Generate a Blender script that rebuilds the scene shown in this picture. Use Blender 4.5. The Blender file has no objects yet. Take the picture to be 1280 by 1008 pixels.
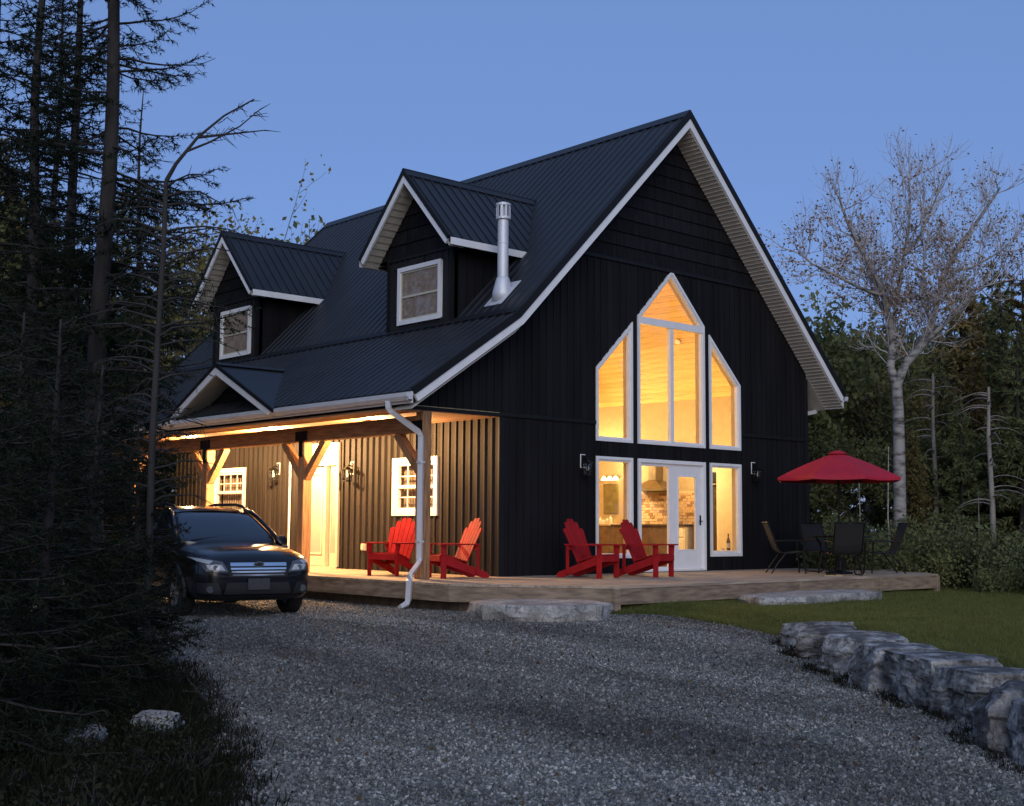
import bpy, bmesh, math, random
import numpy as np
from mathutils import Vector, Matrix, noise
from mathutils.bvhtree import BVHTree
R = math.radians
rng = np.random.default_rng(7)
random.seed(7)
scene = bpy.context.scene
COL = scene.collection

# ------------------------------------------------------------------ camera
CAM = Vector((-14.5167, -16.5103, 0.8733))
YAW, PIT, FPX, ROLL = 0.731, 0.0979, 1569.24, 0.0065
r0 = Vector((math.cos(YAW), -math.sin(YAW), 0)); f0 = Vector((math.sin(YAW), math.cos(YAW), 0)); zz = Vector((0, 0, 1))
fwd = f0*math.cos(PIT) + zz*math.sin(PIT); upv = -f0*math.sin(PIT) + zz*math.cos(PIT)
rt = r0*math.cos(ROLL) + upv*math.sin(ROLL); upv = upv*math.cos(ROLL) - r0*math.sin(ROLL)
cd = bpy.data.cameras.new('camera'); cam = bpy.data.objects.new('camera', cd); COL.objects.link(cam)
cam.matrix_world = Matrix(((rt.x, upv.x, -fwd.x, CAM.x), (rt.y, upv.y, -fwd.y, CAM.y), (rt.z, upv.z, -fwd.z, CAM.z), (0, 0, 0, 1)))
cd.sensor_width = 36; cd.lens = FPX/1280*36; cd.clip_start = .05; cd.clip_end = 3000
scene.camera = cam

# ------------------------------------------------------------------ dusk sky, last glow of the sun behind the camera
SUN_EL, SUN_AZ = 12.0, math.atan2(-.64, -.77)           # the glow lies to the left of the camera, out past the drive
W = bpy.data.worlds.new('World'); scene.world = W; W.use_nodes = True
nt = W.node_tree; bg = nt.nodes['Background']
sky = nt.nodes.new('ShaderNodeTexSky'); sky.sky_type = 'NISHITA'; sky.sun_disc = False
sky.sun_elevation = R(SUN_EL); sky.sun_rotation = SUN_AZ
sky.altitude = 200; sky.air_density = 1.0; sky.dust_density = .3; sky.ozone_density = 4.0
tint = nt.nodes.new('ShaderNodeMix'); tint.data_type = 'RGBA'; tint.blend_type = 'MULTIPLY'; tint.inputs[0].default_value = 1; tint.inputs[7].default_value = (1.0, .82, 1.15, 1)
dusk = nt.nodes.new('ShaderNodeMix'); dusk.data_type = 'RGBA'; dusk.inputs[0].default_value = .62; dusk.inputs[7].default_value = (1.80, 3.12, 6.0, 1)   # even twilight blue
nt.links.new(sky.outputs[0], tint.inputs[6]); nt.links.new(tint.outputs[2], dusk.inputs[6]); nt.links.new(dusk.outputs[2], bg.inputs[0]); bg.inputs[1].default_value = 0.112
sd = bpy.data.lights.new('sun', 'SUN'); sd.energy = 1.45; sd.angle = R(55); sd.color = (1, .93, .84)
sun = bpy.data.objects.new('sun', sd); COL.objects.link(sun)
sdir = Vector((math.sin(SUN_AZ)*math.cos(R(19)), math.cos(SUN_AZ)*math.cos(R(19)), math.sin(R(19))))
sun.rotation_euler = sdir.to_track_quat('Z', 'Y').to_euler(); sun.location = (-40, -45, 30)
vs = scene.view_settings; vs.view_transform = 'Standard'; vs.look = 'None'; vs.exposure = 0; vs.gamma = 1; vs.use_curve_mapping = False
cy = scene.cycles; cy.max_bounces = 8; cy.diffuse_bounces = 4; cy.glossy_bounces = 4; cy.transparent_max_bounces = 12
cy.caustics_reflective = False; cy.caustics_refractive = False; cy.use_denoising = True; cy.sample_clamp_indirect = 4

# ------------------------------------------------------------------ materials
def M(name, col, rough=.6, metal=0, var=.15, scale=6, bump=0, bscale=40, spec=.5, stretch=(1, 1, 1), col2=None, coat=0, emit=0, detail=5, lo=.35, hi=.65, trans=0):
    m = bpy.data.materials.new(name); m.use_nodes = True; t = m.node_tree; b = t.nodes['Principled BSDF']
    b.inputs['Roughness'].default_value = rough; b.inputs['Metallic'].default_value = metal
    b.inputs['Specular IOR Level'].default_value = spec; b.inputs['Coat Weight'].default_value = coat
    if coat: b.inputs['Coat Roughness'].default_value = .04
    tc = t.nodes.new('ShaderNodeTexCoord'); mp = t.nodes.new('ShaderNodeMapping'); mp.inputs['Scale'].default_value = stretch
    t.links.new(tc.outputs['Object'], mp.inputs[0])
    oi = t.nodes.new('ShaderNodeObjectInfo')
    if var or col2:
        n = t.nodes.new('ShaderNodeTexNoise'); n.inputs['Scale'].default_value = scale; n.inputs['Detail'].default_value = detail
        t.links.new(mp.outputs[0], n.inputs['Vector'])
        mr = t.nodes.new('ShaderNodeMapRange'); mr.inputs[1].default_value = lo; mr.inputs[2].default_value = hi
        t.links.new(n.outputs['Fac'], mr.inputs[0])
        mx = t.nodes.new('ShaderNodeMix'); mx.data_type = 'RGBA'
        a = [c*(1-var) for c in col]; c2 = col2 if col2 else [min(1, c*(1+var)) for c in col]
        mx.inputs[6].default_value = (*a, 1); mx.inputs[7].default_value = (*c2, 1)
        t.links.new(mr.outputs[0], mx.inputs[0])
        hs = t.nodes.new('ShaderNodeHueSaturation'); mo = t.nodes.new('ShaderNodeMapRange')
        mo.inputs[3].default_value = 1-var*.6; mo.inputs[4].default_value = 1+var*.6
        t.links.new(oi.outputs['Random'], mo.inputs[0]); t.links.new(mo.outputs[0], hs.inputs['Value'])
        t.links.new(mx.outputs[2], hs.inputs['Color']); t.links.new(hs.outputs[0], b.inputs['Base Color'])
        rr = t.nodes.new('ShaderNodeMapRange'); rr.inputs[3].default_value = max(.02, rough-.08); rr.inputs[4].default_value = min(1, rough+.08)
        t.links.new(n.outputs['Fac'], rr.inputs[0]); t.links.new(rr.outputs[0], b.inputs['Roughness'])
    else:
        b.inputs['Base Color'].default_value = (*col, 1)
    if bump:
        n2 = t.nodes.new('ShaderNodeTexNoise'); n2.inputs['Scale'].default_value = bscale; n2.inputs['Detail'].default_value = 6
        t.links.new(mp.outputs[0], n2.inputs['Vector'])
        bp_ = t.nodes.new('ShaderNodeBump'); bp_.inputs['Strength'].default_value = bump; bp_.inputs['Distance'].default_value = .02
        t.links.new(n2.outputs['Fac'], bp_.inputs['Height']); t.links.new(bp_.outputs[0], b.inputs['Normal'])
    if emit:
        b.inputs['Emission Color'].default_value = (*col, 1); b.inputs['Emission Strength'].default_value = emit
    if trans: b.inputs['Transmission Weight'].default_value = trans
    return m

def glass_mat(name, tint=(1, 1, 1), rough=0.0):
    m = bpy.data.materials.new(name); m.use_nodes = True; t = m.node_tree; t.nodes.clear()
    o = t.nodes.new('ShaderNodeOutputMaterial'); mx = t.nodes.new('ShaderNodeMixShader'); tr = t.nodes.new('ShaderNodeBsdfTransparent')
    gl = t.nodes.new('ShaderNodeBsdfGlossy'); lw = t.nodes.new('ShaderNodeLayerWeight'); lw.inputs[0].default_value = .5
    pw_ = t.nodes.new('ShaderNodeMath'); pw_.operation = 'POWER'; pw_.inputs[1].default_value = 5
    fr = t.nodes.new('ShaderNodeMath'); fr.operation = 'MULTIPLY_ADD'; fr.inputs[1].default_value = .95; fr.inputs[2].default_value = .04
    t.links.new(lw.outputs['Facing'], pw_.inputs[0]); t.links.new(pw_.outputs[0], fr.inputs[0])
    tr.inputs[0].default_value = (*tint, 1); gl.inputs['Roughness'].default_value = rough
    t.links.new(fr.outputs[0], mx.inputs[0]); t.links.new(tr.outputs[0], mx.inputs[1]); t.links.new(gl.outputs[0], mx.inputs[2]); t.links.new(mx.outputs[0], o.inputs[0])
    return m

def leaf_mat(name, col, var=.35, trans=.25):
    m = bpy.data.materials.new(name); m.use_nodes = True; t = m.node_tree; b = t.nodes['Principled BSDF']
    b.inputs['Roughness'].default_value = .75; b.inputs['Specular IOR Level'].default_value = .08
    tc = t.nodes.new('ShaderNodeTexCoord'); n = t.nodes.new('ShaderNodeTexNoise'); n.inputs['Scale'].default_value = 1.7; n.inputs['Detail'].default_value = 6
    t.links.new(tc.outputs['Object'], n.inputs['Vector'])
    mx = t.nodes.new('ShaderNodeMix'); mx.data_type = 'RGBA'
    mx.inputs[6].default_value = (*[c*(1-var) for c in col], 1); mx.inputs[7].default_value = (*[c*(1+var) for c in col], 1)
    t.links.new(n.outputs['Fac'], mx.inputs[0])
    hs = t.nodes.new('ShaderNodeHueSaturation'); oi = t.nodes.new('ShaderNodeObjectInfo'); mo = t.nodes.new('ShaderNodeMapRange')
    mo.inputs[3].default_value = .7; mo.inputs[4].default_value = 1.25
    t.links.new(oi.outputs['Random'], mo.inputs[0]); t.links.new(mo.outputs[0], hs.inputs['Value']); t.links.new(mx.outputs[2], hs.inputs['Color'])
    t.links.new(hs.outputs[0], b.inputs['Base Color'])
    o = t.nodes['Material Output']; tl = t.nodes.new('ShaderNodeBsdfTranslucent'); ms = t.nodes.new('ShaderNodeMixShader'); ms.inputs[0].default_value = trans
    t.links.new(hs.outputs[0], tl.inputs[0]); t.links.new(b.outputs[0], ms.inputs[1]); t.links.new(tl.outputs[0], ms.inputs[2]); t.links.new(ms.outputs[0], o.inputs[0])
    return m

MT = dict(
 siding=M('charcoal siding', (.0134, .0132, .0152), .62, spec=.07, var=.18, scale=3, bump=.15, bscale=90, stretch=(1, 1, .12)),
 siding_porch_lit=M('charcoal siding lightened as lamplit', (.029, .0255, .0245), .6, spec=.1, var=.18, scale=3, bump=.15, bscale=90, stretch=(1, 1, .12)),  # gable siding lightened here to carry the porch lamplight in its colour
 siding_dormer_lit=M('charcoal siding lightened as glow-lit', (.022, .0225, .024), .6, spec=.1, var=.18, scale=3, bump=.15, bscale=90, stretch=(1, 1, .12)),  # same siding, lightened for the sky glow the dormer fronts catch
 shake=M('charcoal shake', (.0125, .0128, .0155), .75, spec=.07, var=.35, scale=16, bump=.6, bscale=55, stretch=(1.6, 1, .1)),
 roofing=M('dark metal roofing', (.0165, .018, .0215), .45, metal=0, var=.2, scale=1.5, bump=.05, bscale=12, spec=.32),
 trim_dark=M('dark trim', (.013, .0135, .0155), .55, var=.1, spec=.15),
 white=M('white aluminium trim', (.78, .79, .80), .45, var=.04, scale=4),
 gutter=M('pale grey gutter', (.62, .64, .67), .38, var=.05, scale=4),
 vinyl=M('white vinyl window frame', (.80, .81, .82), .4, var=.03),
 doorpaint=M('cream white door paint', (.52, .49, .38), .4, var=.04),
 soffit=M('beige soffit', (.45, .43, .38), .55, var=.08, scale=5),
 timber=M('fir timber', (.36, .19, .085), .6, var=.35, scale=5, bump=.25, bscale=30, stretch=(6, 6, .5)),
 timber_h=M('fir beam', (.36, .19, .085), .6, var=.35, scale=5, bump=.25, bscale=30, stretch=(6, .5, 6)),
 pine=M('pine soffit', (.38, .21, .11), .55, var=.2, scale=4, stretch=(8, .4, 8)),
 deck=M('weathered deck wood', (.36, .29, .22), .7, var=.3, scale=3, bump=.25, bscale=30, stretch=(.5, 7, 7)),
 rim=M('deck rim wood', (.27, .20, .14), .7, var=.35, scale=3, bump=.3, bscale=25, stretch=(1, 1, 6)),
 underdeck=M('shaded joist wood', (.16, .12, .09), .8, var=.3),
 black=M('black metal', (.005, .005, .006), .5, var=.1, spec=.25),
 steel=M('galvanised flue', (.66, .68, .71), .5, metal=.35, var=.06, scale=5),
 glass=glass_mat('window glass'),
 frost=M('frosted door glass', (.30, .29, .26), .35, var=.05),
 curtain=M('brown paper blind', (.30, .235, .18), .8, var=.18, scale=7, bump=.5, bscale=9),
 rearglass=M('dim room glass', (.10, .085, .06), .1, var=.3, scale=3),
 red=M('red chair paint', (.34, .014, .017), .68, spec=.12, var=.12, scale=5, bump=.08, bscale=30),
 canopy=M('red umbrella cloth', (.40, .008, .030), .75, var=.08, scale=6, bump=.1, bscale=120),
 sling=M('black sling mesh', (.012, .012, .013), .7, var=.1),
 limestone=M('pale limestone', (.30, .295, .28), .88, var=.3, scale=3.2, bump=1, bscale=9, col2=(.44, .43, .40), detail=9),
 boulder=M('grey boulder', (.13, .13, .128), .92, var=.5, scale=3.2, bump=1.0, bscale=12, col2=(.27, .265, .255), detail=10),
 bark=M('spruce bark', (.032, .027, .024), .9, var=.4, scale=9, bump=1, bscale=30, stretch=(1, 1, .3)),
 dead=M('dead grey wood', (.22, .20, .18), .85, var=.3, scale=10, stretch=(1, 1, .2)),
 deaddark=M('dark dead bark', (.035, .032, .030), .88, var=.3, scale=10, stretch=(1, 1, .2)),
 birch=M('white birch bark', (.40, .385, .37), .8, var=.2, scale=5, stretch=(.7, .7, 2.0), col2=(.07, .066, .062), lo=.45, hi=.68),
 twig=M('birch twig', (.50, .46, .45), .85, var=.25),
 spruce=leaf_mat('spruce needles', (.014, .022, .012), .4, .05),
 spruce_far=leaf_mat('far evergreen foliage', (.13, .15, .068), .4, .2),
 cedar=leaf_mat('brown cedar foliage', (.19, .155, .065), .4, .2),
 leaf=leaf_mat('mixed green leaves', (.165, .18, .075), .4, .3),
 leaf_y=leaf_mat('yellowing leaves', (.20, .17, .06), .45, .3),
 leaf_o=leaf_mat('brown autumn leaves', (.21, .13, .055), .4, .3),
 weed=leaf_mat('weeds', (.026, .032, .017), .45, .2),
 grass=leaf_mat('lawn grass', (.145, .165, .052), .35, .3),
 carpaint=M('black car paint', (.005, .0055, .008), .22, var=0, coat=.35, spec=.4),
 cladding=M('black plastic cladding', (.014, .014, .015), .6, var=.1),
 carglass=M('tinted car glass', (.012, .016, .022), .03, var=0, spec=.9),
 chrome=M('chrome', (.75, .76, .78), .12, metal=1, var=0),
 lens=M('clear lamp lens', (.55, .57, .60), .08, var=0, coat=.8),
 lensdark=M('lamp housing', (.10, .105, .11), .15, var=0, coat=.8),
 tyre=M('tyre rubber', (.012, .012, .012), .85, var=.1),
 rim_al=M('alloy wheel', (.38, .39, .41), .3, metal=.8, var=.05),
 plate=M('blank plate', (.055, .057, .06), .5, var=.15, scale=18),
 cream=M('cream interior paint', (.52, .42, .27), .7, var=.05),
 pineceil=M('pine ceiling board', (.74, .52, .22), .55, var=.20, scale=2.5, stretch=(8, .5, 8)),
 floorwood=M('interior floor', (.35, .23, .13), .5, var=.2, stretch=(6, .5, 6)),
 cabinet=M('cream cabinet', (.80, .74, .58), .45, var=.04),
 counter=M('dark counter', (.05, .04, .035), .25, var=.2),
 stainless=M('range hood steel', (.30, .27, .22), .35, metal=.9, var=.08),
 island=M('brown island', (.16, .10, .06), .5, var=.2),
 olive=M('olive mirror wall', (.20, .17, .07), .35, var=.2),
 brick_a=M('tan brick', (.62, .43, .26), .85, var=.3, scale=3),
 brick_b=M('brown brick', (.36, .22, .12), .85, var=.3, scale=3),
 mortar=M('pale mortar', (.72, .62, .45), .9, var=.08),
 bottle=M('brown bottle glass', (.10, .02, .008), .1, var=0, coat=.5),
 label=M('bottle label', (.6, .5, .35), .7, var=.1),
 lampglow=M('lit lamp shade', (1.0, .72, .36), .5, var=0, emit=4),
 bulbglow=M('lit bulb', (1.0, .80, .42), .4, var=0, emit=2.2),
 gold=M('gold sandal', (.34, .24, .12), .5, metal=.2, var=.1),
 stormgrey=M('storm grey plastic', (.55, .52, .42), .6, var=.05),
)

# ------------------------------------------------------------------ mesh helpers
class MB:
    def __init__(s): s.v = []; s.f = []
    def add(s, v, f):
        n = len(s.v); s.v += [tuple(p) for p in v]; s.f += [tuple(i+n for i in q) for q in f]; return s
    def box(s, x0, x1, y0, y1, z0, z1):
        return s.add([(x0,y0,z0),(x1,y0,z0),(x1,y1,z0),(x0,y1,z0),(x0,y0,z1),(x1,y0,z1),(x1,y1,z1),(x0,y1,z1)],
                     [(0,3,2,1),(4,5,6,7),(0,1,5,4),(1,2,6,5),(2,3,7,6),(3,0,4,7)])
    def bbox(s, x0, x1, y0, y1, z0, z1, b=.006):      # box with bevelled edges
        bm = bmesh.new(); bmesh.ops.create_cube(bm, size=1)
        for v in bm.verts: v.co = ((x0+x1)/2+v.co.x*(x1-x0), (y0+y1)/2+v.co.y*(y1-y0), (z0+z1)/2+v.co.z*(z1-z0))
        bmesh.ops.bevel(bm, geom=bm.edges[:], offset=b, segments=1, affect='EDGES')
        bm.verts.index_update(); s.add([v.co[:] for v in bm.verts], [[v.index for v in f.verts] for f in bm.faces]); bm.free(); return s
    def prism(s, poly, ax, a, b):                     # 2D polygon extruded along axis
        def P(p, t): return {0: (t, p[0], p[1]), 1: (p[0], t, p[1]), 2: (p[0], p[1], t)}[ax]
        n = len(poly); v = [P(p, a) for p in poly]+[P(p, b) for p in poly]
        f = [tuple(range(n)), tuple(range(2*n-1, n-1, -1))]+[(i, i+n, (i+1) % n+n, (i+1) % n) for i in range(n)]
        return s.add(v, f)
    def hexa(s, a, b):                                # two quads joined
        return s.add(list(a)+list(b), [(0,3,2,1),(4,5,6,7),(0,1,5,4),(1,2,6,5),(2,3,7,6),(3,0,4,7)])
    def bar(s, p, q, w, h, up=(0, 0, 1)):             # rectangular bar from p to q
        p = Vector(p); q = Vector(q); d = (q-p).normalized(); u = Vector(up)
        if abs(d.dot(u)) > .98: u = Vector((1, 0, 0))
        sd_ = d.cross(u).normalized(); u2 = sd_.cross(d)
        c = lambda o: [o-sd_*w/2-u2*h/2, o+sd_*w/2-u2*h/2, o+sd_*w/2+u2*h/2, o-sd_*w/2+u2*h/2]
        return s.hexa(c(p), c(q))
    def tube(s, pts, rad, n=8, cap=True):
        pts = [Vector(p) for p in pts]; k = len(pts)
        if not hasattr(rad, '__len__'): rad = [rad]*k
        v = []; ref = None
        for i, p in enumerate(pts):
            d = (pts[min(i+1, k-1)]-pts[max(i-1, 0)]).normalized()
            if ref is None: ref = d.orthogonal().normalized()
            ref = (ref-d*ref.dot(d)).normalized(); w = d.cross(ref)
            for j in range(n):
                a = 2*math.pi*j/n; v.append(p+(ref*math.cos(a)+w*math.sin(a))*rad[i])
        f = [(i*n+j, i*n+(j+1) % n, (i+1)*n+(j+1) % n, (i+1)*n+j) for i in range(k-1) for j in range(n)]
        if cap: f += [tuple(range(n-1, -1, -1)), tuple(range((k-1)*n, k*n))]
        return s.add(v, f)
    def lathe(s, prof, n=16, c=(0, 0, 0), cap=True):  # profile (r, z)
        v = [(c[0]+r*math.cos(2*math.pi*j/n), c[1]+r*math.sin(2*math.pi*j/n), c[2]+z) for r, z in prof for j in range(n)]
        k = len(prof)
        f = [(i*n+j, i*n+(j+1) % n, (i+1)*n+(j+1) % n, (i+1)*n+j) for i in range(k-1) for j in range(n)]
        if cap: f += [tuple(range(n-1, -1, -1)), tuple(range((k-1)*n, k*n))]
        return s.add(v, f)
    def rtube(s, pts, w, h, up=(0, 0, 1)):            # rectangular section along a path
        pts = [Vector(p) for p in pts]; v = []; k = len(pts)
        for i, p in enumerate(pts):
            d = (pts[min(i+1, k-1)]-pts[max(i-1, 0)]).normalized(); u = Vector(up)
            if abs(d.dot(u)) > .999: u = Vector((1, 0, 0))
            sd_ = d.cross(u).normalized(); u2 = sd_.cross(d)
            v += [p-sd_*w/2-u2*h/2, p+sd_*w/2-u2*h/2, p+sd_*w/2+u2*h/2, p-sd_*w/2+u2*h/2]
        f = [(i*4+j, i*4+(j+1) % 4, i*4+4+(j+1) % 4, i*4+4+j) for i in range(k-1) for j in range(4)]+[(3,2,1,0), tuple(range(k*4-4, k*4))]
        return s.add(v, f)
    def mesh(s, name, mat, smooth=False):
        me = bpy.data.meshes.new(name); me.from_pydata(s.v, [], s.f); me.materials.append(MT[mat] if isinstance(mat, str) else mat)
        bm = bmesh.new(); bm.from_mesh(me); bmesh.ops.recalc_face_normals(bm, faces=bm.faces[:]); bm.to_mesh(me); bm.free()
        if smooth: me.polygons.foreach_set('use_smooth', [True]*len(me.polygons))
        return me
    def build(s, name, mat, parent=None, smooth=False):
        o = bpy.data.objects.new(name, s.mesh(name, mat, smooth)); COL.objects.link(o)
        if parent is not None: o.parent = parent
        return o
def link(name, me, parent=None, loc=None, rz=None, scale=None):
    o = bpy.data.objects.new(name, me); COL.objects.link(o)
    if parent is not None: o.parent = parent
    if loc is not None: o.location = loc
    if rz is not None: o.rotation_euler = (0, 0, rz)
    if scale is not None: o.scale = scale if hasattr(scale, '__len__') else (scale,)*3
    return o
def np_mesh(name, V, F, mat):                         # triangles from arrays
    V = np.asarray(V, np.float32).reshape(-1, 3); F = np.asarray(F, np.int32).reshape(-1, 3)
    me = bpy.data.meshes.new(name); me.vertices.add(len(V)); me.vertices.foreach_set('co', V.ravel())
    me.loops.add(F.size); me.loops.foreach_set('vertex_index', F.ravel()); me.polygons.add(len(F))
    me.polygons.foreach_set('loop_start', np.arange(0, F.size, 3, dtype=np.int32)); me.polygons.foreach_set('loop_total', np.full(len(F), 3, np.int32))
    me.materials.append(MT[mat] if isinstance(mat, str) else mat); me.update(calc_edges=True); return me
def thing(name, label, cat, loc=(0, 0, 0), rz=0, group=None):
    o = bpy.data.objects.new(name, None); COL.objects.link(o); o.location = loc; o.rotation_euler = (0, 0, rz); o.empty_display_size = .2
    return tag(o, label, cat, group)
def tag(o, label, cat, group=None):
    o['label'] = label; o['category'] = cat
    if group: o['group'] = group
    return o
def struct(o, kind='structure', label=None):
    o['kind'] = kind
    if label: o['label'] = label
    return o
def part(name, parent):
    o = bpy.data.objects.new(name, None); COL.objects.link(o); o.parent = parent; o.empty_display_size = .1; return o
def copy_tree(o, parent=None):
    c = o.copy(); COL.objects.link(c); c.parent = parent
    for ch in list(o.children): copy_tree(ch, c)
    return c

# ------------------------------------------------------------------ terrain
def sdepth(x, y): return (x-CAM.x)*f0.x+(y-CAM.y)*f0.y
def sstep(a, b, t):
    t = min(1, max(0, (t-a)/(b-a))); return t*t*(3-2*t)
def zdrive(x, y):
    s = sdepth(x, y); l = (x-CAM.x)*r0.x+(y-CAM.y)*r0.y+.10*s-.35*math.sin(s*.21)+.9
    rut = .018*(math.exp(-((l-.8)/.22)**2)+math.exp(-((l+.8)/.22)**2))
    return -.71+.30*min(1, max(0, (s-5.5)/11.0))-rut
def zlawn(x, y):
    s = sdepth(x, y); return max(-.55, -.19-.0075*max(s, 6))
# driveway edges (left against the wood, right against lawn and boulders), from beyond the house end to behind the camera
DL = [(-9.5, 16), (-8.6, 6), (-8.0, 1.5), (-7.6, -1.2), (-8.3, -3.6), (-9.0, -5.6), (-9.75, -7.4), (-10.5, -9.1), (-11.1, -10.3), (-12.6, -13.2), (-15.5, -18), (-20, -25)]
DR = [(-2.35, 16), (-2.35, 6), (-2.35, 2.0), (-2.35, -1.4), (-1.2, -3.3), (-.35, -4.2), (-1.1, -6.0), (-2.1, -8.05), (-3.6, -9.55), (-4.65, -11.1), (-5.85, -12.35), (-13.5, -20)]
def poly_at(L, t):
    k = t*(len(L)-1); i = min(int(k), len(L)-2); f = k-i; a, b = L[i], L[i+1]
    p0 = L[max(i-1, 0)]; p3 = L[min(i+2, len(L)-1)]
    cr = lambda w: .5*(2*a[w]+(b[w]-p0[w])*f+(2*p0[w]-5*a[w]+4*b[w]-p3[w])*f*f+(3*a[w]-p0[w]-3*b[w]+p3[w])*f**3)
    return cr(0), cr(1)
def inpoly(x, y, P):
    c = False; j = len(P)-1
    for i in range(len(P)):
        if (P[i][1] > y) != (P[j][1] > y) and x < (P[j][0]-P[i][0])*(y-P[i][1])/(P[j][1]-P[i][1])+P[i][0]: c = not c
        j = i
    return c
NT = 160
Lc = [poly_at(DL, i/NT) for i in range(NT+1)]; Rc = [poly_at(DR, i/NT) for i in range(NT+1)]
DRV = Lc+Rc[::-1]
def rdist(x, y):
    return min(math.hypot(x-p[0], y-p[1]) for p in Rc)
LAWN_OUT = [(15, 3), (14.5, -1.5), (13.0, -6.0), (11.5, -10.5), (8.5, -15), (3, -20), (-5, -26)]
def zlawn_e(x, y):
    return zdrive(x, y)+(zlawn(x, y)-zdrive(x, y))*sstep(.02, .5, rdist(x, y))
def ztree(x, y):
    return zdrive(x, y)-.02+.10*noise.noise((x*.35, y*.35, 3))
def heightmap(name, mat, u, v, P, zf, nz=.012, sc=1.3):
    V = []; F = []
    for i in range(u+1):
        for j in range(v+1):
            x, y = P(i/u, j/v); V.append((x, y, zf(x, y)+nz*noise.noise((x*sc, y*sc, 0))+nz*.5*noise.noise((x*sc*3, y*sc*3, 5))))
    for i in range(u):
        for j in range(v):
            a = i*(v+1)+j; F.append((a, a+1, a+v+2, a+v+1))
    m = MB(); m.v = V; m.f = F; return m.build(name, mat, smooth=True)

def gravel_material():
    m = M('crushed gravel', (.30, .295, .285), .92, var=0); t = m.node_tree; b = t.nodes['Principled BSDF']
    tc = t.nodes.new('ShaderNodeTexCoord')
    def nz(sc, d=4):
        n = t.nodes.new('ShaderNodeTexNoise'); n.inputs['Scale'].default_value = sc; n.inputs['Detail'].default_value = d; t.links.new(tc.outputs['Object'], n.inputs['Vector']); return n
    vo = t.nodes.new('ShaderNodeTexVoronoi'); vo.inputs['Scale'].default_value = 34; t.links.new(tc.outputs['Object'], vo.inputs['Vector'])
    ra = t.nodes.new('ShaderNodeValToRGB'); ra.color_ramp.elements[0].color = (.075, .074, .072, 1); ra.color_ramp.elements[1].color = (.26, .262, .25, 1)
    sp = t.nodes.new('ShaderNodeSeparateColor'); t.links.new(vo.outputs['Color'], sp.inputs[0]); t.links.new(sp.outputs[0], ra.inputs[0])
    big = nz(.9); mr = t.nodes.new('ShaderNodeMapRange'); mr.inputs[1].default_value = .3; mr.inputs[2].default_value = .7; mr.inputs[3].default_value = .72; mr.inputs[4].default_value = 1.15
    t.links.new(big.outputs['Fac'], mr.inputs[0])
    hs = t.nodes.new('ShaderNodeHueSaturation'); t.links.new(mr.outputs[0], hs.inputs['Value']); t.links.new(ra.outputs[0], hs.inputs['Color']); t.links.new(hs.outputs[0], b.inputs['Base Color'])
    fine = nz(150, 5); ad = t.nodes.new('ShaderNodeMath'); ad.operation = 'MULTIPLY_ADD'; ad.inputs[1].default_value = .4
    iv = t.nodes.new('ShaderNodeMath'); iv.operation = 'SUBTRACT'; iv.inputs[0].default_value = 1; t.links.new(vo.outputs['Distance'], iv.inputs[1])
    t.links.new(fine.outputs['Fac'], ad.inputs[0]); t.links.new(iv.outputs[0], ad.inputs[2])
    bu = t.nodes.new('ShaderNodeBump'); bu.inputs['Strength'].default_value = .9; bu.inputs['Distance'].default_value = .025; t.links.new(ad.outputs[0], bu.inputs['Height']); t.links.new(bu.outputs[0], b.inputs['Normal'])
    return m
MT['gravel'] = gravel_material()
MT['pebble'] = M('gravel stone', (.145, .153, .143), .92, var=.8, scale=30)
def world_patches(m, lo=.62, hi=1.2, sc=.55):          # worn and dusty patches laid over the drive, fixed in place
    t = m.node_tree; b = t.nodes['Principled BSDF']; src = b.inputs['Base Color'].links[0].from_socket
    g = t.nodes.new('ShaderNodeNewGeometry'); n = t.nodes.new('ShaderNodeTexNoise'); n.inputs['Scale'].default_value = sc; n.inputs['Detail'].default_value = 7; n.inputs['Roughness'].default_value = .62
    mp = t.nodes.new('ShaderNodeMapping'); mp.inputs['Scale'].default_value = (1.6, .35, 1); mp.inputs['Rotation'].default_value = (0, 0, .62); t.links.new(g.outputs['Position'], mp.inputs[0]); t.links.new(mp.outputs[0], n.inputs['Vector'])
    mr = t.nodes.new('ShaderNodeMapRange'); mr.inputs[1].default_value = .32; mr.inputs[2].default_value = .68; mr.inputs[3].default_value = lo; mr.inputs[4].default_value = hi; t.links.new(n.outputs['Fac'], mr.inputs[0])
    h = t.nodes.new('ShaderNodeHueSaturation'); t.links.new(mr.outputs[0], h.inputs['Value']); t.links.new(src, h.inputs['Color']); t.links.new(h.outputs[0], b.inputs['Base Color'])
def stone_tones(m):
    t = m.node_tree; b = t.nodes['Principled BSDF']; oi = t.nodes.new('ShaderNodeObjectInfo'); cr = t.nodes.new('ShaderNodeValToRGB'); e = cr.color_ramp.elements
    e[0].color = (.045, .046, .046, 1); e[1].color = (.40, .40, .38, 1)
    for p, c in ((.35, (.10, .102, .098, 1)), (.72, (.17, .172, .16, 1)), (.9, (.25, .245, .225, 1))): q = e.new(p); q.color = c
    t.links.new(oi.outputs['Random'], cr.inputs[0]); t.links.new(cr.outputs[0], b.inputs['Base Color'])
stone_tones(MT['pebble'])
world_patches(MT['gravel'], .5, 1.3); world_patches(MT['pebble'], .5, 1.35)
MT['dead_leaf_dark'] = leaf_mat('dark dead leaves', (.04, .03, .022), .4, .1)
MT['dead_leaf'] = leaf_mat('dull fallen leaves', (.12, .085, .045), .4, .1)
MT['soil'] = M('forest floor', (.045, .038, .028), .95, var=.5, scale=2.5, bump=1, bscale=14, col2=(.06, .06, .03))
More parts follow.
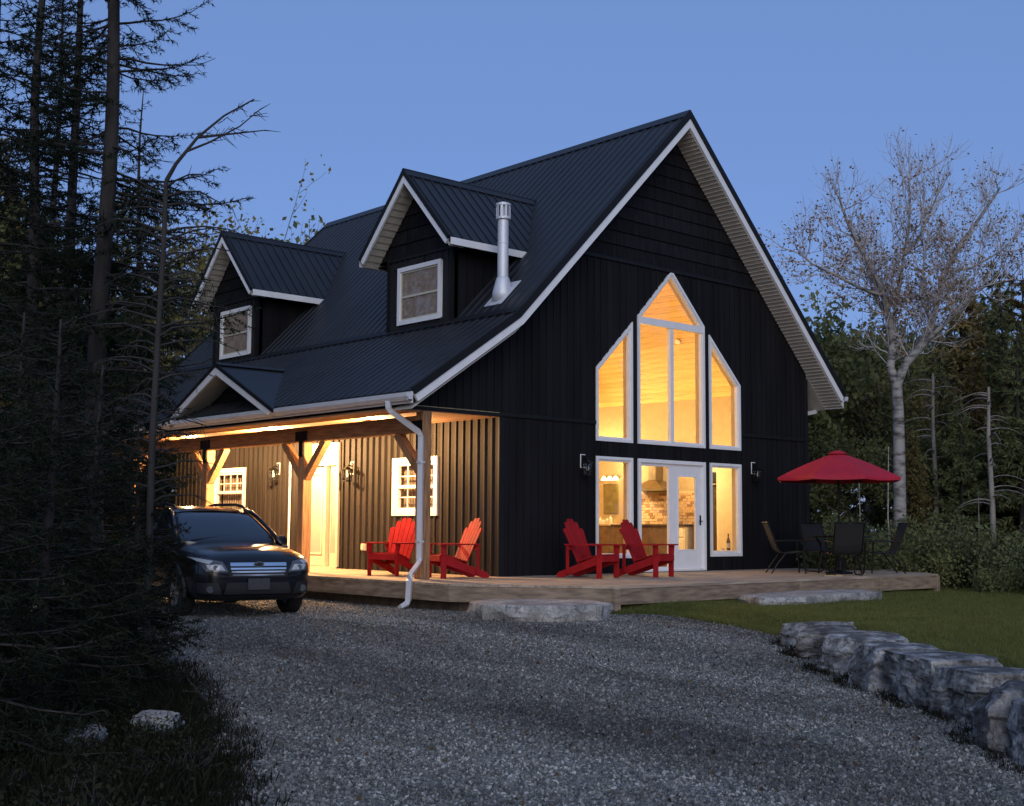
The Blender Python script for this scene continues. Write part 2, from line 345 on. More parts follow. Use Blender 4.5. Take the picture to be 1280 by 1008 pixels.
MT['turf'] = M('lawn soil', (.10, .11, .04), .95, var=.35, scale=1.2, bump=1, bscale=60, col2=(.12, .12, .04))

def ground_z(x, y):
    if inpoly(x, y, DRV): return zdrive(x, y)-.06
    d = (x+1)*.69-(y+5)*.72
    return (min(zdrive(x, y), -.42) if x < -2 and d < 0 else min(zlawn(x, y), -.35))-.10+.08*noise.noise((x*.3, y*.3, 1))*min(1, math.hypot(x, y)/15)
# one sheet: fine near, coarse to the horizon
m = MB(); xs = [-900, -400, -180, -90, -50]+list(np.arange(-34, 40.1, 1.0))+[60, 100, 200, 420, 900]; ys = [-900, -400, -180, -90, -55]+list(np.arange(-36, 42.1, 1.0))+[60, 100, 200, 420, 900]
for x in xs:
    for y in ys:
        m.v.append((x, y, ground_z(x, y)))
n2 = len(ys)
for i in range(len(xs)-1):
    for j in range(n2-1): m.f.append((i*n2+j, i*n2+j+1, (i+1)*n2+j+1, (i+1)*n2+j))
struct(m.build('ground', 'soil', smooth=True))
def drvP(u, v):
    k = u*NT; i = min(int(k), NT-1); f = k-i
    l = [Lc[i][w]*(1-f)+Lc[i+1][w]*f for w in (0, 1)]; r = [Rc[i][w]*(1-f)+Rc[i+1][w]*f for w in (0, 1)]
    return l[0]*(1-v)+r[0]*v, l[1]*(1-v)+r[1]*v
struct(heightmap('driveway', 'gravel', 200, 60, drvP, zdrive, .012, 1.1))
def lawnP(u, v):
    k = .37+u*.60; i = min(int(k*NT), NT-1); a = Rc[i]
    b = poly_at(LAWN_OUT, u); v = v**1.6
    return a[0]*(1-v)+b[0]*v-.15*(1-v)*.7, a[1]*(1-v)+b[1]*v+.0
struct(heightmap('lawn', 'turf', 110, 70, lawnP, zlawn_e, .02, .8))
def vergeP(u, v):
    k = .2+u*.75; i = min(int(k*NT), NT-1); a = Lc[i]; return a[0]+.1-v*7.5, a[1]-.1+v*2.2
struct(heightmap('forest_floor', 'soil', 100, 40, vergeP, lambda x, y: zdrive(x, y)-.005+.0*x, .03, 1.2))

# ------------------------------------------------------------------ the house
HW, HL, XC, OV = 9.147, 12.0, 4.5735, .53
ZPK = 9.213
def T(x):                                             # roof top surface
    if x < -.08: return 4.56+.664*(x+.08)
    return 4.56+(x+.08) if x < XC else ZPK-(x-XC)
EAVE_L, EAVE_R = -2.32, 9.88
U = lambda x: T(x)-.37
house = thing('house', 'dark storey-and-a-half house with white-trimmed steep metal roof and lit gable windows', 'house')
# --- openings in the gable wall: (x0, x1, z0, top function, name)
xL0, xL1, xC0 = 2.388, 3.404, 3.559
mir = lambda x: HW-x
tops = {
 'UL': (xL0, xL1, 2.489, lambda x: 3.873+(x-xL0)/(xL1-xL0)*.987),
 'UC': (xC0, mir(xC0), 2.489, lambda x: 6.04-abs(x-XC)/(XC-xC0)*1.033),
 'UR': (mir(xL1), mir(xL0), 2.489, lambda x: 3.873+(mir(x)-xL0)/(xL1-xL0)*.987),
 'LL': (xL0, xL1, .284, lambda x: 2.2), 'DR': (xC0, mir(xC0), .0, lambda x: 2.2), 'LR': (mir(xL1), mir(xL0), .284, lambda x: 2.2)}
def spans(a, b, zb, zt):                              # solid parts of the wall between x=a and x=b
    c = (a+b)/2; cur = [(zb, zb)]; out = []
    ops = sorted([o for o in tops.values() if o[0]-1e-6 <= c <= o[1]+1e-6], key=lambda o: o[2])
    lo = (zb, zb)
    for o in ops:
        if o[2] > lo[0]+.01: out.append((lo, (o[2], o[2])))
        lo = (o[3](a), o[3](b))
    out.append((lo, (zt(a), zt(b)))); return out
def cut(sp, lo, hi):                                  # clip spans to a z band
    r = []
    for (a0, b0), (a1, b1) in sp:
        q = (max(a0, lo), max(b0, lo)), (min(a1, hi), min(b1, hi))
        if q[1][0]-q[0][0] > .004 or q[1][1]-q[0][1] > .004: r.append((q[0], (max(q[1][0], q[0][0]), max(q[1][1], q[0][1]))))
    return r
gw = MB()
edges = sorted({round(v, 4) for v in [EAVE_L+.1, -.08, 0, XC, HW]+[w for o in tops.values() for w in (o[0], o[1])]})
for a, b in zip(edges[:-1], edges[1:]):
    for (z0a, z0b), (z1a, z1b) in spans(a, b, 2.81 if b <= 0 else -.15, U):
        y0, y1 = .004, (.22 if a >= 0 else .12)
        gw.hexa([(a, y0, z0a), (b, y0, z0b), (b, y1, z0b), (a, y1, z0a)], [(a, y0, z1a), (b, y0, z1b), (b, y1, z1b), (a, y1, z1a)])
wallg = gw.build('gable_wall', 'cream', house)
PITCH = .178
def board_mesh(prof, zlo, zhi, name):                 # profile in (x, y), lower and upper edges as z of x
    m_ = MB(); n = len(prof)
    m_.add([(x, y, zlo(x)) for x, y in prof]+[(x, y, zhi(x)) for x, y in prof],
           [tuple(range(n-1, -1, -1)), tuple(range(n, 2*n))]+[(i, (i+1) % n, (i+1) % n+n, i+n) for i in range(n)])
    return m_
def lerp_f(a, b, za, zb): return lambda x: za+(zb-za)*(x-a)/(b-a)
gx = [HW-PITCH*i for i in range(200) if HW-PITCH*i > EAVE_L]; gx = sorted(gx)
bt = .030
for i in range(len(gx)-1):
    a, b = gx[i], gx[i+1]
    for lo, hi in (((-.13, 2.80), (2.87, 6.0)) if b < xL0 or a > mir(xL0) else ((-.13, 6.0),)):
        brk = sorted({a, b, *[e for e in edges if a+.004 < e < b-.004]})
        for p, q in zip(brk[:-1], brk[1:]):
            if q <= 0 and hi < 3: continue
            if p < 0 < q and hi < 3: continue
            for (la, lb), (ha, hb) in cut(spans(p, q, lo if q > 0 else max(lo, 2.84), lambda x: U(x)+.03), lo, hi):
                prof = [(p+.002, .0), (p+.002, -.012), (q-.002, -.012), (q-.002, 0)]
                if q == b and q-p > .05: prof = [(p+.002, 0), (p+.002, -.010), (q-.034, -.010), (q-.034, -.028), (q-.002, -.028), (q-.002, 0)]
                board_mesh(prof, lerp_f(p, q, la, lb), lerp_f(p, q, ha, hb), 'b').build('siding_board', 'siding', wallg)
# shake courses above the upper belt
z = 6.06
while z < 8.9:
    z1 = z+.272; h = lambda zq: max(0, (ZPK-.34-zq))    # half width below the soffit
    w0, w1 = h(z), max(.02, h(min(z1, 8.87)))
    zt_ = min(z1, 8.87)
    if w0 > .06:
        m = MB(); m.hexa([(XC-w0, -.034, z), (XC+w0, -.034, z), (XC+w0, .0, z), (XC-w0, .0, z)], [(XC-w1, -.006, zt_), (XC+w1, -.006, zt_), (XC+w1, .0, zt_), (XC-w1, .0, zt_)])
        m.build('shake_course', 'shake', wallg)
    z = z1
for a, b in ((.0, xL0-.005), (mir(xL0)+.005, HW)): m = MB(); m.box(a, b, -.045, 0, 2.80, 2.865); m.build('belt_trim', 'trim_dark', wallg)
m = MB(); w = ZPK-.33-6.0; m.box(XC-w, XC+w, -.05, 0, 5.995, 6.06); m.build('belt_trim', 'trim_dark', wallg)
m = MB(); m.box(EAVE_L+.12, 0, -.045, .0, 2.79, 2.85); m.build('belt_trim', 'trim_dark', wallg)
m = MB(); m.box(-.04, .0, -.04, 3e-3, -.13, 2.79).box(.0, .085, -.04, -.0, -.13, 2.79); m.build('corner_trim', 'trim_dark', wallg)
m = MB(); m.box(HW-.085, HW+.035, -.04, -.0, -.13, 4.2); m.build('corner_trim', 'trim_dark', wallg)

# --- window builder on the gable (frame polygon offset inwards)
def inset(poly, d):
    n = len(poly); out = []
    for i in range(n):
        p0, p1, p2 = Vector(poly[i-1]), Vector(poly[i]), Vector(poly[(i+1) % n])
        d1 = (p1-p0).normalized(); d2 = (p2-p1).normalized(); n1 = Vector((-d1.y, d1.x)); n2_ = Vector((-d2.y, d2.x))
        bis = (n1+n2_).normalized(); out.append(tuple(p1+bis*(d/max(.25, bis.dot(n1)))))
    return out
def frame_ring(mb, poly, d, ax, a, b):
    q = inset(poly, d); n = len(poly)
    for i in range(n):
        j = (i+1) % n; mb.prism([poly[i], poly[j], q[j], q[i]], ax, a, b)
    return q
def gable_window(poly, extra=None, name='window'):    # poly counter-clockwise seen in (x, z)
    w_ = part(name, house)
    m1 = MB(); q = frame_ring(m1, poly, .055, 1, -.045, .07); m1.build('frame', 'vinyl', w_)
    m2 = MB(); q2 = frame_ring(m2, q, .035, 1, -.018, .05); m2.build('sash', 'vinyl', w_)
    m3 = MB(); m3.prism(q2, 1, .020, .026); m3.build('pane', 'glass', w_)
    return w_, q2
wl, _ = gable_window([(xL0, 2.489), (xL1, 2.489), (xL1, 4.86), (xL0, 3.873)])
wr, _ = gable_window([(mir(xL1), 2.489), (mir(xL0), 2.489), (mir(xL0), 3.873), (mir(xL1), 4.86)])
wb, _ = gable_window([(xC0, 2.489), (mir(xC0), 2.489), (mir(xC0), 5.007), (XC, 6.04), (xC0, 5.007)])
m = MB(); m.box(xC0+.05, mir(xC0)-.05, -.04, .055, 4.86, 5.0); m.build('transom_bar', 'vinyl', wb)
m = MB(); m.box(XC-.05, XC+.05, -.032, .055, 2.55, 4.86); m.build('mullion', 'vinyl', wb)
for w_ in (wl, wr):
    pass
ll, _ = gable_window([(xL0, .284), (xL1, .284), (xL1, 2.2), (xL0, 2.2)])
lr, _ = gable_window([(mir(xL1), .284), (mir(xL0), .284), (mir(xL0), 2.2), (mir(xL1), 2.2)])
# patio door: left fixed light, right swing door
pd = part('patio_door', house)
x0, x1 = xC0, mir(xC0); xm = XC-.02
m = MB(); m.box(x0, x0+.07, -.045, .12, .0, 2.2).box(x1-.07, x1, -.045, .12, 0, 2.2).box(x0+.07, x1-.07, -.045, .12, 2.13, 2.2).box(x0+.07, x1-.07, -.06, .12, .0, .045); m.build('frame', 'vinyl', pd)
m = MB(); m.box(x0+.07, x0+.13, .0, .06, .045, 2.13).box(xm-.06, xm, .0, .06, .045, 2.13).box(x0+.13, xm-.06, .0, .06, .045, .10).box(x0+.13, xm-.06, 0, .06, 2.07, 2.13); m.build('fixed_sash', 'vinyl', pd)
m = MB(); m.box(x0+.13, xm-.06, .028, .034, .10, 2.07); m.build('pane', 'glass', pd)
a, b = xm+.005, x1-.075
m = MB(); m.box(a, a+.2, .0, .05, .05, 2.125).box(b-.2, b, 0, .05, .05, 2.125).box(a+.2, b-.2, 0, .05, .05, .42).box(a+.2, b-.2, 0, .05, 1.9, 2.125); m.build('door_leaf', 'vinyl', pd)
m = MB(); m.box(a+.2, b-.2, .022, .028, .42, 1.9); m.build('pane', 'glass', pd)
m = MB(); m.box(a+.19, a+.215, -.008, 0, .41, 1.91).box(b-.215, b-.19, -.008, 0, .41, 1.91).box(a+.215, b-.215, -.008, 0, .41, .435).box(a+.215, b-.215, -.008, 0, 1.885, 1.91); m.build('glazing_bead', 'vinyl', pd)
m = MB(); m.box(b-.09, b-.05, -.012, 0, .92, 1.12).tube([(b-.07, -.01, 1.0), (b-.07, -.06, 1.0), (b-.17, -.06, 1.0)], .011, 8); m.build('handle', 'black', pd)
m = MB(); m.box(x0-.02, x1+.02, -.10, -.005, -.0, .012); m.build('sill', 'trim_dark', pd)

# --- porch wall (x = 0, facing the drive)
PW = [(1.685, 3.07, 1.06, 2.16), (4.89, 6.39, .0, 2.56), (8.64, 10.12, 1.06, 2.16)]
pw = MB(); ye = sorted({.22, HL, *[v for o in PW for v in o[:2]]})
for a, b in zip(ye[:-1], ye[1:]):
    c = (a+b)/2; o = [q for q in PW if q[0] <= c <= q[1]]
    zs = [(-.15, 2.9)] if not o else ([(-.15, o[0][2])] if o[0][2] > .05 else [])+[(o[0][3], 2.9)]
    for lo, hi in zs: pw.box(.004, .2, a, b, lo, hi)
wallp = pw.build('porch_wall', 'cream', house)
PB = .2
yb = [PB*i for i in range(61)]
for i in range(60):
    a, b = yb[i], yb[i+1]
    brk = sorted({a, b, *[v for o in PW for v in o[:2] if a+.004 < v < b-.004]})
    for p, q in zip(brk[:-1], brk[1:]):
        c = (p+q)/2; o = [w for w in PW if w[0] <= c <= w[1]]
        zs = [(-.02, 2.86)] if not o else ([(-.02, o[0][2])] if o[0][2] > .05 else [])+[(o[0][3], 2.86)]
        p2 = p+.002 if p > 0 else p+.005
        for lo, hi in zs:
            prof = [(0, p2), (-.010, p2), (-.010, q-.002), (0, q-.002)]
            if q == b and q-p > .06: prof = [(0, p2), (-.010, p2), (-.010, q-.052), (-.040, q-.046), (-.040, q-.008), (0, q-.002)]
            m = MB(); n = len(prof)
            m.add([(x, y, lo) for x, y in prof]+[(x, y, hi) for x, y in prof], [tuple(range(n)), tuple(range(2*n-1, n-1, -1))]+[(k, (k+1) % n, (k+1) % n+n, k+n) for k in range(n)])
            m.build('siding_board', 'siding_porch_lit', wallp)
m = MB(); m.box(-.05, 0, 3.94, 4.06, .38, .52).box(-.075, -.05, 3.955, 4.045, .40, .50); m.build('outlet_cover', 'stormgrey', wallp)
m = MB(); m.box(-.075, -.045, 6.71, 6.74, .0, 2.4); m.build('conduit', 'white', wallp)
def porch_window(y0, y1, z0, z1, full):
    w_ = part('window', house); P = [(y0, z0), (y0, z1), (y1, z1), (y1, z0)][::-1]
    if True:
        P = [(y0, z0), (y1, z0), (y1, z1), (y0, z1)]
    m1 = MB(); q = frame_ring(m1, P, .10, 0, -.055, .06); m1.build('frame', 'vinyl', w_)
    m2 = MB(); q2 = frame_ring(m2, q, .05, 0, -.02, .05); zm = (q2[0][1]+q2[2][1])/2
    m2.box(-.025, .05, q2[0][0], q2[1][0], zm-.03, zm+.03); m2.build('sash', 'vinyl', w_)
    ya, yb_ = q2[0][0], q2[1][0]; n = 4
    m3 = MB()
    for k in range(1, n): 
        yy = ya+(yb_-ya)*k/n; m3.box(.004, .016, yy-.010, yy+.010, zm+.03, q2[2][1])
    zz_ = (zm+q2[2][1])/2; m3.box(.004, .016, ya, yb_, zz_-.010, zz_+.010)
    if full:
        zz2 = (zm+q2[0][1])/2; m3.box(.004, .016, ya, yb_, zz2-.010, zz2+.010)
        for k in range(1, n): 
            yy = ya+(yb_-ya)*k/n; m3.box(.004, .016, yy-.010, yy+.010, q2[0][1], zm-.03)
    m3.build('muntin', 'vinyl', w_)
    m4 = MB(); m4.box(.020, .026, ya, yb_, q2[0][1], q2[2][1]); m4.build('pane', 'glass', w_)
    m5 = MB()
    for k in range(24):
        ya_ = ya-.05+(yb_-ya+.1)*k/24; m5.box(.16+.02*(k % 2), .17+.02*(k % 2), ya_, ya_+(yb_-ya+.1)/24+.002, z0, z1)
    m5.build('curtain', 'curtain', w_)
porch_window(1.685, 3.07, 1.06, 2.16, True); porch_window(8.64, 10.12, 1.06, 2.16, False)
# front door with sidelight and transom
fd = part('front_door', house); y0, y1 = 4.89, 6.39
m = MB(); m.box(-.06, .14, y0, y0+.07, 0, 2.56).box(-.06, .14, y1-.07, y1, 0, 2.56).box(-.06, .14, y0+.07, y1-.07, 2.47, 2.56).box(-.06, .14, y0+.07, y1-.07, 2.10, 2.17).box(-.06, .14, 5.33, 5.40, .03, 2.10).box(-.09, .14, y0, y1, -.0, .03); m.build('frame', 'doorpaint', fd)
m = MB(); m.box(.05, .07, y0+.07, y1-.07, 2.17, 2.47); m.build('transom_panel', 'doorpaint', fd)
a, b = 5.41, y1-.08
m = MB(); m.box(.03, .075, a, b, .04, .30).box(.03, .075, a, b, 1.93, 2.09).box(.03, .075, a, a+.19, .30, 1.93).box(.03, .075, b-.27, b, .30, 1.93); m.build('door_leaf', 'doorpaint', fd)
m = MB(); m.box(.045, .055, a+.19, b-.27, .30, 1.93); m.build('pane', 'frost', fd)
m = MB(); m.box(.012, .03, a+.16, a+.20, .27, 1.96).box(.012, .03, b-.28, b-.24, .27, 1.96).box(.012, .03, a+.20, b-.28, .27, .31).box(.012, .03, a+.2, b-.28, 1.92, 1.96); m.build('glazing_bead', 'doorpaint', fd)
m = MB(); yk = b-.13; m.box(.018, .03, yk-.03, yk+.03, 1.14, 1.26).box(.018, .03, yk-.03, yk+.03, .98, 1.08); m.tube([(.02, yk, 1.03), (-.04, yk, 1.0), (-.06, yk, .9), (-.05, yk, .8), (.02, yk, .74)], .012, 8); m.build('handle', 'black', fd)
sl = part('sidelight', fd)
m = MB(); m.box(.03, .075, y0+.07, 5.33, .03, .30).box(.03, .075, y0+.07, 5.33, 1.95, 2.10).box(.03, .075, y0+.07, y0+.13, .3, 1.95).box(.03, .075, 5.27, 5.33, .3, 1.95); m.build('sidelight_sash', 'doorpaint', fd)
bpy.data.objects.remove(sl)
m = MB(); m.box(.045, .055, y0+.13, 5.27, .3, 1.95); m.build('sidelight_pane', 'frost', fd)

# --- other outer walls (plain, round the back)
m = MB(); m.box(HW-.2, HW, .22, HL, -.4, 4.2); m.build('side_wall', 'siding', house)
m = MB(); m.prism([(0, -.4), (HW, -.4), (HW, U(HW)), (XC, U(XC)), (0, U(0))], 1, HL-.2, HL); m.build('back_wall', 'siding', house)
m = MB(); m.box(0, HW, 0.02, HL, -.4, -.155); m.build('foundation', 'underdeck', house)

# --- roof
roof = part('roof', house)
PANW = .9144
def roof_panel_mesh(name, p, q, width):               # p, q: (x, z) lower and upper edge; ribs along the slope
    p = Vector((p[0], 0, p[1])); q = Vector((q[0], 0, q[1])); d = (q-p).normalized(); nrm = Vector((-d.z, 0, d.x))
    if nrm.z < 0: nrm = -nrm
    ys = [0]; hs_ = [0]; rib = .2286; k = int(round(width/rib)); pts = []
    for i in range(k):
        c = (i+.5)*width/k; w1, w0 = .011, .026
        pts += [(c-w0, 0), (c-w1, .021), (c+w1, .021), (c+w0, 0)]
    pts = [(0.0, 0)]+pts+[(width, 0)]
    m_ = MB(); n = len(pts)
    V = [p+nrm*h+Vector((0, y, 0)) for y, h in pts]+[q+nrm*h+Vector((0, y, 0)) for y, h in pts]
    V += [p-nrm*.02, p-nrm*.02+Vector((0, width, 0)), q-nrm*.02, q-nrm*.02+Vector((0, width, 0))]
    F = [(i, i+1, n+i+1, n+i) for i in range(n-1)]+[tuple(range(n))[::-1]+(2*n, 2*n+1), (2*n, 2*n+2, 2*n+3, 2*n+1)]
    m_.add(V, F); return m_.mesh(name, 'roofing')
def lay(p, q, y0, y1, parent=roof):
    n = max(1, int(round((y1-y0)/PANW))); w = (y1-y0)/n; me = roof_panel_mesh('roof_panel', p, q, w)
    for i in range(n): link('roof_panel', me, parent, (0, y0+i*w, 0))
YR0, YR1 = -OV+.01, HL+OV-.01
lay((EAVE_L-.05, T(EAVE_L-.05)), (-.08, T(-.08)), YR0, YR1)
lay((-.08, T(-.08)+.012), (XC, ZPK), YR0, YR1)
lay((EAVE_R+.04, T(EAVE_R+.04)), (XC, ZPK), YR0, YR1)
m = MB(); a = .16
for s in (-1, 1): m.hexa([(XC, YR0-.03, ZPK+.045), (XC+s*a, YR0-.03, ZPK+.035-a), (XC+s*a, YR1+.03, ZPK+.035-a), (XC, YR1+.03, ZPK+.045)], [(XC, YR0-.03, ZPK+.055), (XC+s*a, YR0-.03, ZPK+.045-a), (XC+s*a, YR1+.03, ZPK+.045-a), (XC, YR1+.03, ZPK+.055)])
m.build('ridge_cap', 'roofing', roof)
m = MB(); m.bar((-.08+.05, YR0, T(-.03)+.035), (-.08+.05, YR1, T(-.03)+.035), .14, .012, (-.7, 0, .7)); m.build('break_flashing', 'trim_dark', roof)
m = MB()                                               # solid roof body
for pr in ([(EAVE_L, T(EAVE_L)-.03), (-.08, T(-.08)-.03), (XC, ZPK-.03), (EAVE_R, T(EAVE_R)-.03), (EAVE_R, T(EAVE_R)-.2), (XC, ZPK-.25), (-.08, T(-.08)-.25), (EAVE_L, T(EAVE_L)-.18)],):
    m.prism(pr, 1, -OV+.05, HL+OV-.05)
m.build('roof_deck', 'trim_dark', roof)
# rake fascia: white band with dark metal trim over it, front and back
line = [(EAVE_L-.03, T(EAVE_L-.03)), (-.08, T(-.08)), (XC, ZPK), (EAVE_R+.03, T(EAVE_R+.03))]
def offs(L, d):
    out = []
    for i, p in enumerate(L):
        p = Vector(p); a = (p-Vector(L[i-1])).normalized() if i else None; b = (Vector(L[i+1])-p).normalized() if i < len(L)-1 else None
        ns = [Vector((v.y, -v.x)) for v in (a, b) if v is not None]; bis = sum(ns, Vector((0, 0))).normalized()
        out.append(tuple(p+bis*d/bis.dot(ns[0])))
    return out
for yy, sg in ((-OV, -1), (HL+OV, 1)):
    A, B, C_, D = offs(line, -.03), offs(line, .095), offs(line, .085), offs(line, .225)
    for i in range(3):
        m = MB(); m.prism([A[i], A[i+1], B[i+1], B[i]], 1, yy, yy+sg*.035); m.build('rake_trim', 'trim_dark', roof)
        m = MB(); m.prism([C_[i], C_[i+1], D[i+1], D[i]], 1, yy-sg*.03, yy+sg*.018); m.build('rake_fascia', 'white', roof)
# soffit slats under the front overhang, right slope (seen) and left slope
d = Vector((1, -1)).normalized()
for side, x_start, x_end in ((1, XC, EAVE_R), (-1, XC, -.08)):
    n = 40 if side > 0 else 34; L_ = abs(x_end-x_start)*math.sqrt(2)/n
    m = MB()
    for (s0, s1, h) in ((0, .045, .0), (.045, .5, .012), (.5, .545, .0), (.545, 1.0, .012)):
        pr = [(s0*L_*.7071*side, -s0*L_*.7071+h*1.41), (s1*L_*.7071*side, -s1*L_*.7071+h*1.41), (s1*L_*.7071*side, -s1*L_*.7071+.04), (s0*L_*.7071*side, -s0*L_*.7071+.04)]
        m.prism(pr, 1, -OV+.03, -.035)
    me = m.mesh('soffit_slat', 'soffit')
    for k in range(n):
        x = x_start+(x_end-x_start)*k/n; link('soffit_slat', me, roof, (x, 0, T(x)-.345))
m = MB(); m.prism([(EAVE_L, T(EAVE_L)-.33), (-.08, T(-.08)-.33), (-.08, T(-.08)-.30), (EAVE_L, T(EAVE_L)-.30)], 1, -OV+.03, -.035); m.build('soffit_panel', 'soffit', roof)
m = MB(); m.prism([(HW+.0, T(HW)-.345), (EAVE_R, T(EAVE_R)-.345), (EAVE_R, T(EAVE_R)-.32), (HW, T(HW)-.32)], 1, -.034, HL+OV-.05); m.build('eave_soffit', 'soffit', roof)
# gutters
def gutter(name, x, z, sg, y0, y1):
    m_ = MB(); prof = [(0, 0), (sg*.075, 0), (sg*.115, .06), (sg*.115, .115), (sg*.10, .115), (sg*.10, .065), (sg*.07, .015), (0, .015)]
    m_.prism([(x+p[0], z+p[1]) for p in prof], 1, y0, y1); m_.box(min(x, x+sg*.1), max(x, x+sg*.1), y0, y0+.004, z, z+.1)
    return m_.build(name, 'gutter', roof)
gutter('gutter', EAVE_L-.03, T(EAVE_L)-.20, -1, -OV-.02, HL+OV)
gutter('gutter', EAVE_R+.02, T(EAVE_R)-.18, 1, -OV-.02, HL+OV)
m = MB(); m.box(EAVE_L-.03, EAVE_L, -OV, HL+OV, T(EAVE_L)-.24, T(EAVE_L)-.05); m.build('eave_fascia', 'white', roof)
m = MB(); m.box(EAVE_R-.01, EAVE_R+.02, -OV+.03, HL+OV, T(EAVE_R)-.33, T(EAVE_R)-.05); m.build('eave_fascia', 'white', roof)
# downspouts
zg = T(EAVE_L)-.20
m = MB(); m.rtube([(-2.42, .0, zg+.02), (-2.42, -.01, zg-.09), (-2.38, -.03, zg-.15), (-1.87, -.11, zg-.46), (-1.83, -.12, zg-.54), (-1.83, -.12, .34), (-1.86, -.15, .27), (-2.47, -.70, .09), (-2.50, -.74, .02), (-2.50, -.72, -.28), (-2.53, -.72, -.34), (-2.68, -.74, -.385)], .085, .065, (1, .6, 0)); m.build('downspout', 'gutter', roof)
m = MB()
for zc in (1.9, .6): m = MB(); m.box(-1.885, -1.776, -.17, -.07, zc, zc+.03); m.build('downspout_strap', 'gutter', roof)
m = MB(); xg = EAVE_R+.07; zg2 = T(EAVE_R)-.2
m.rtube([(xg, .25, zg2), (xg, .25, zg2-.1), (xg-.08, .25, zg2-.17), (HW+.16, .25, zg2-.27), (HW+.09, .25, zg2-.34), (HW+.09, .25, -.3)], .085, .065, (0, 1, 0)); m.build('downspout', 'gutter', roof)

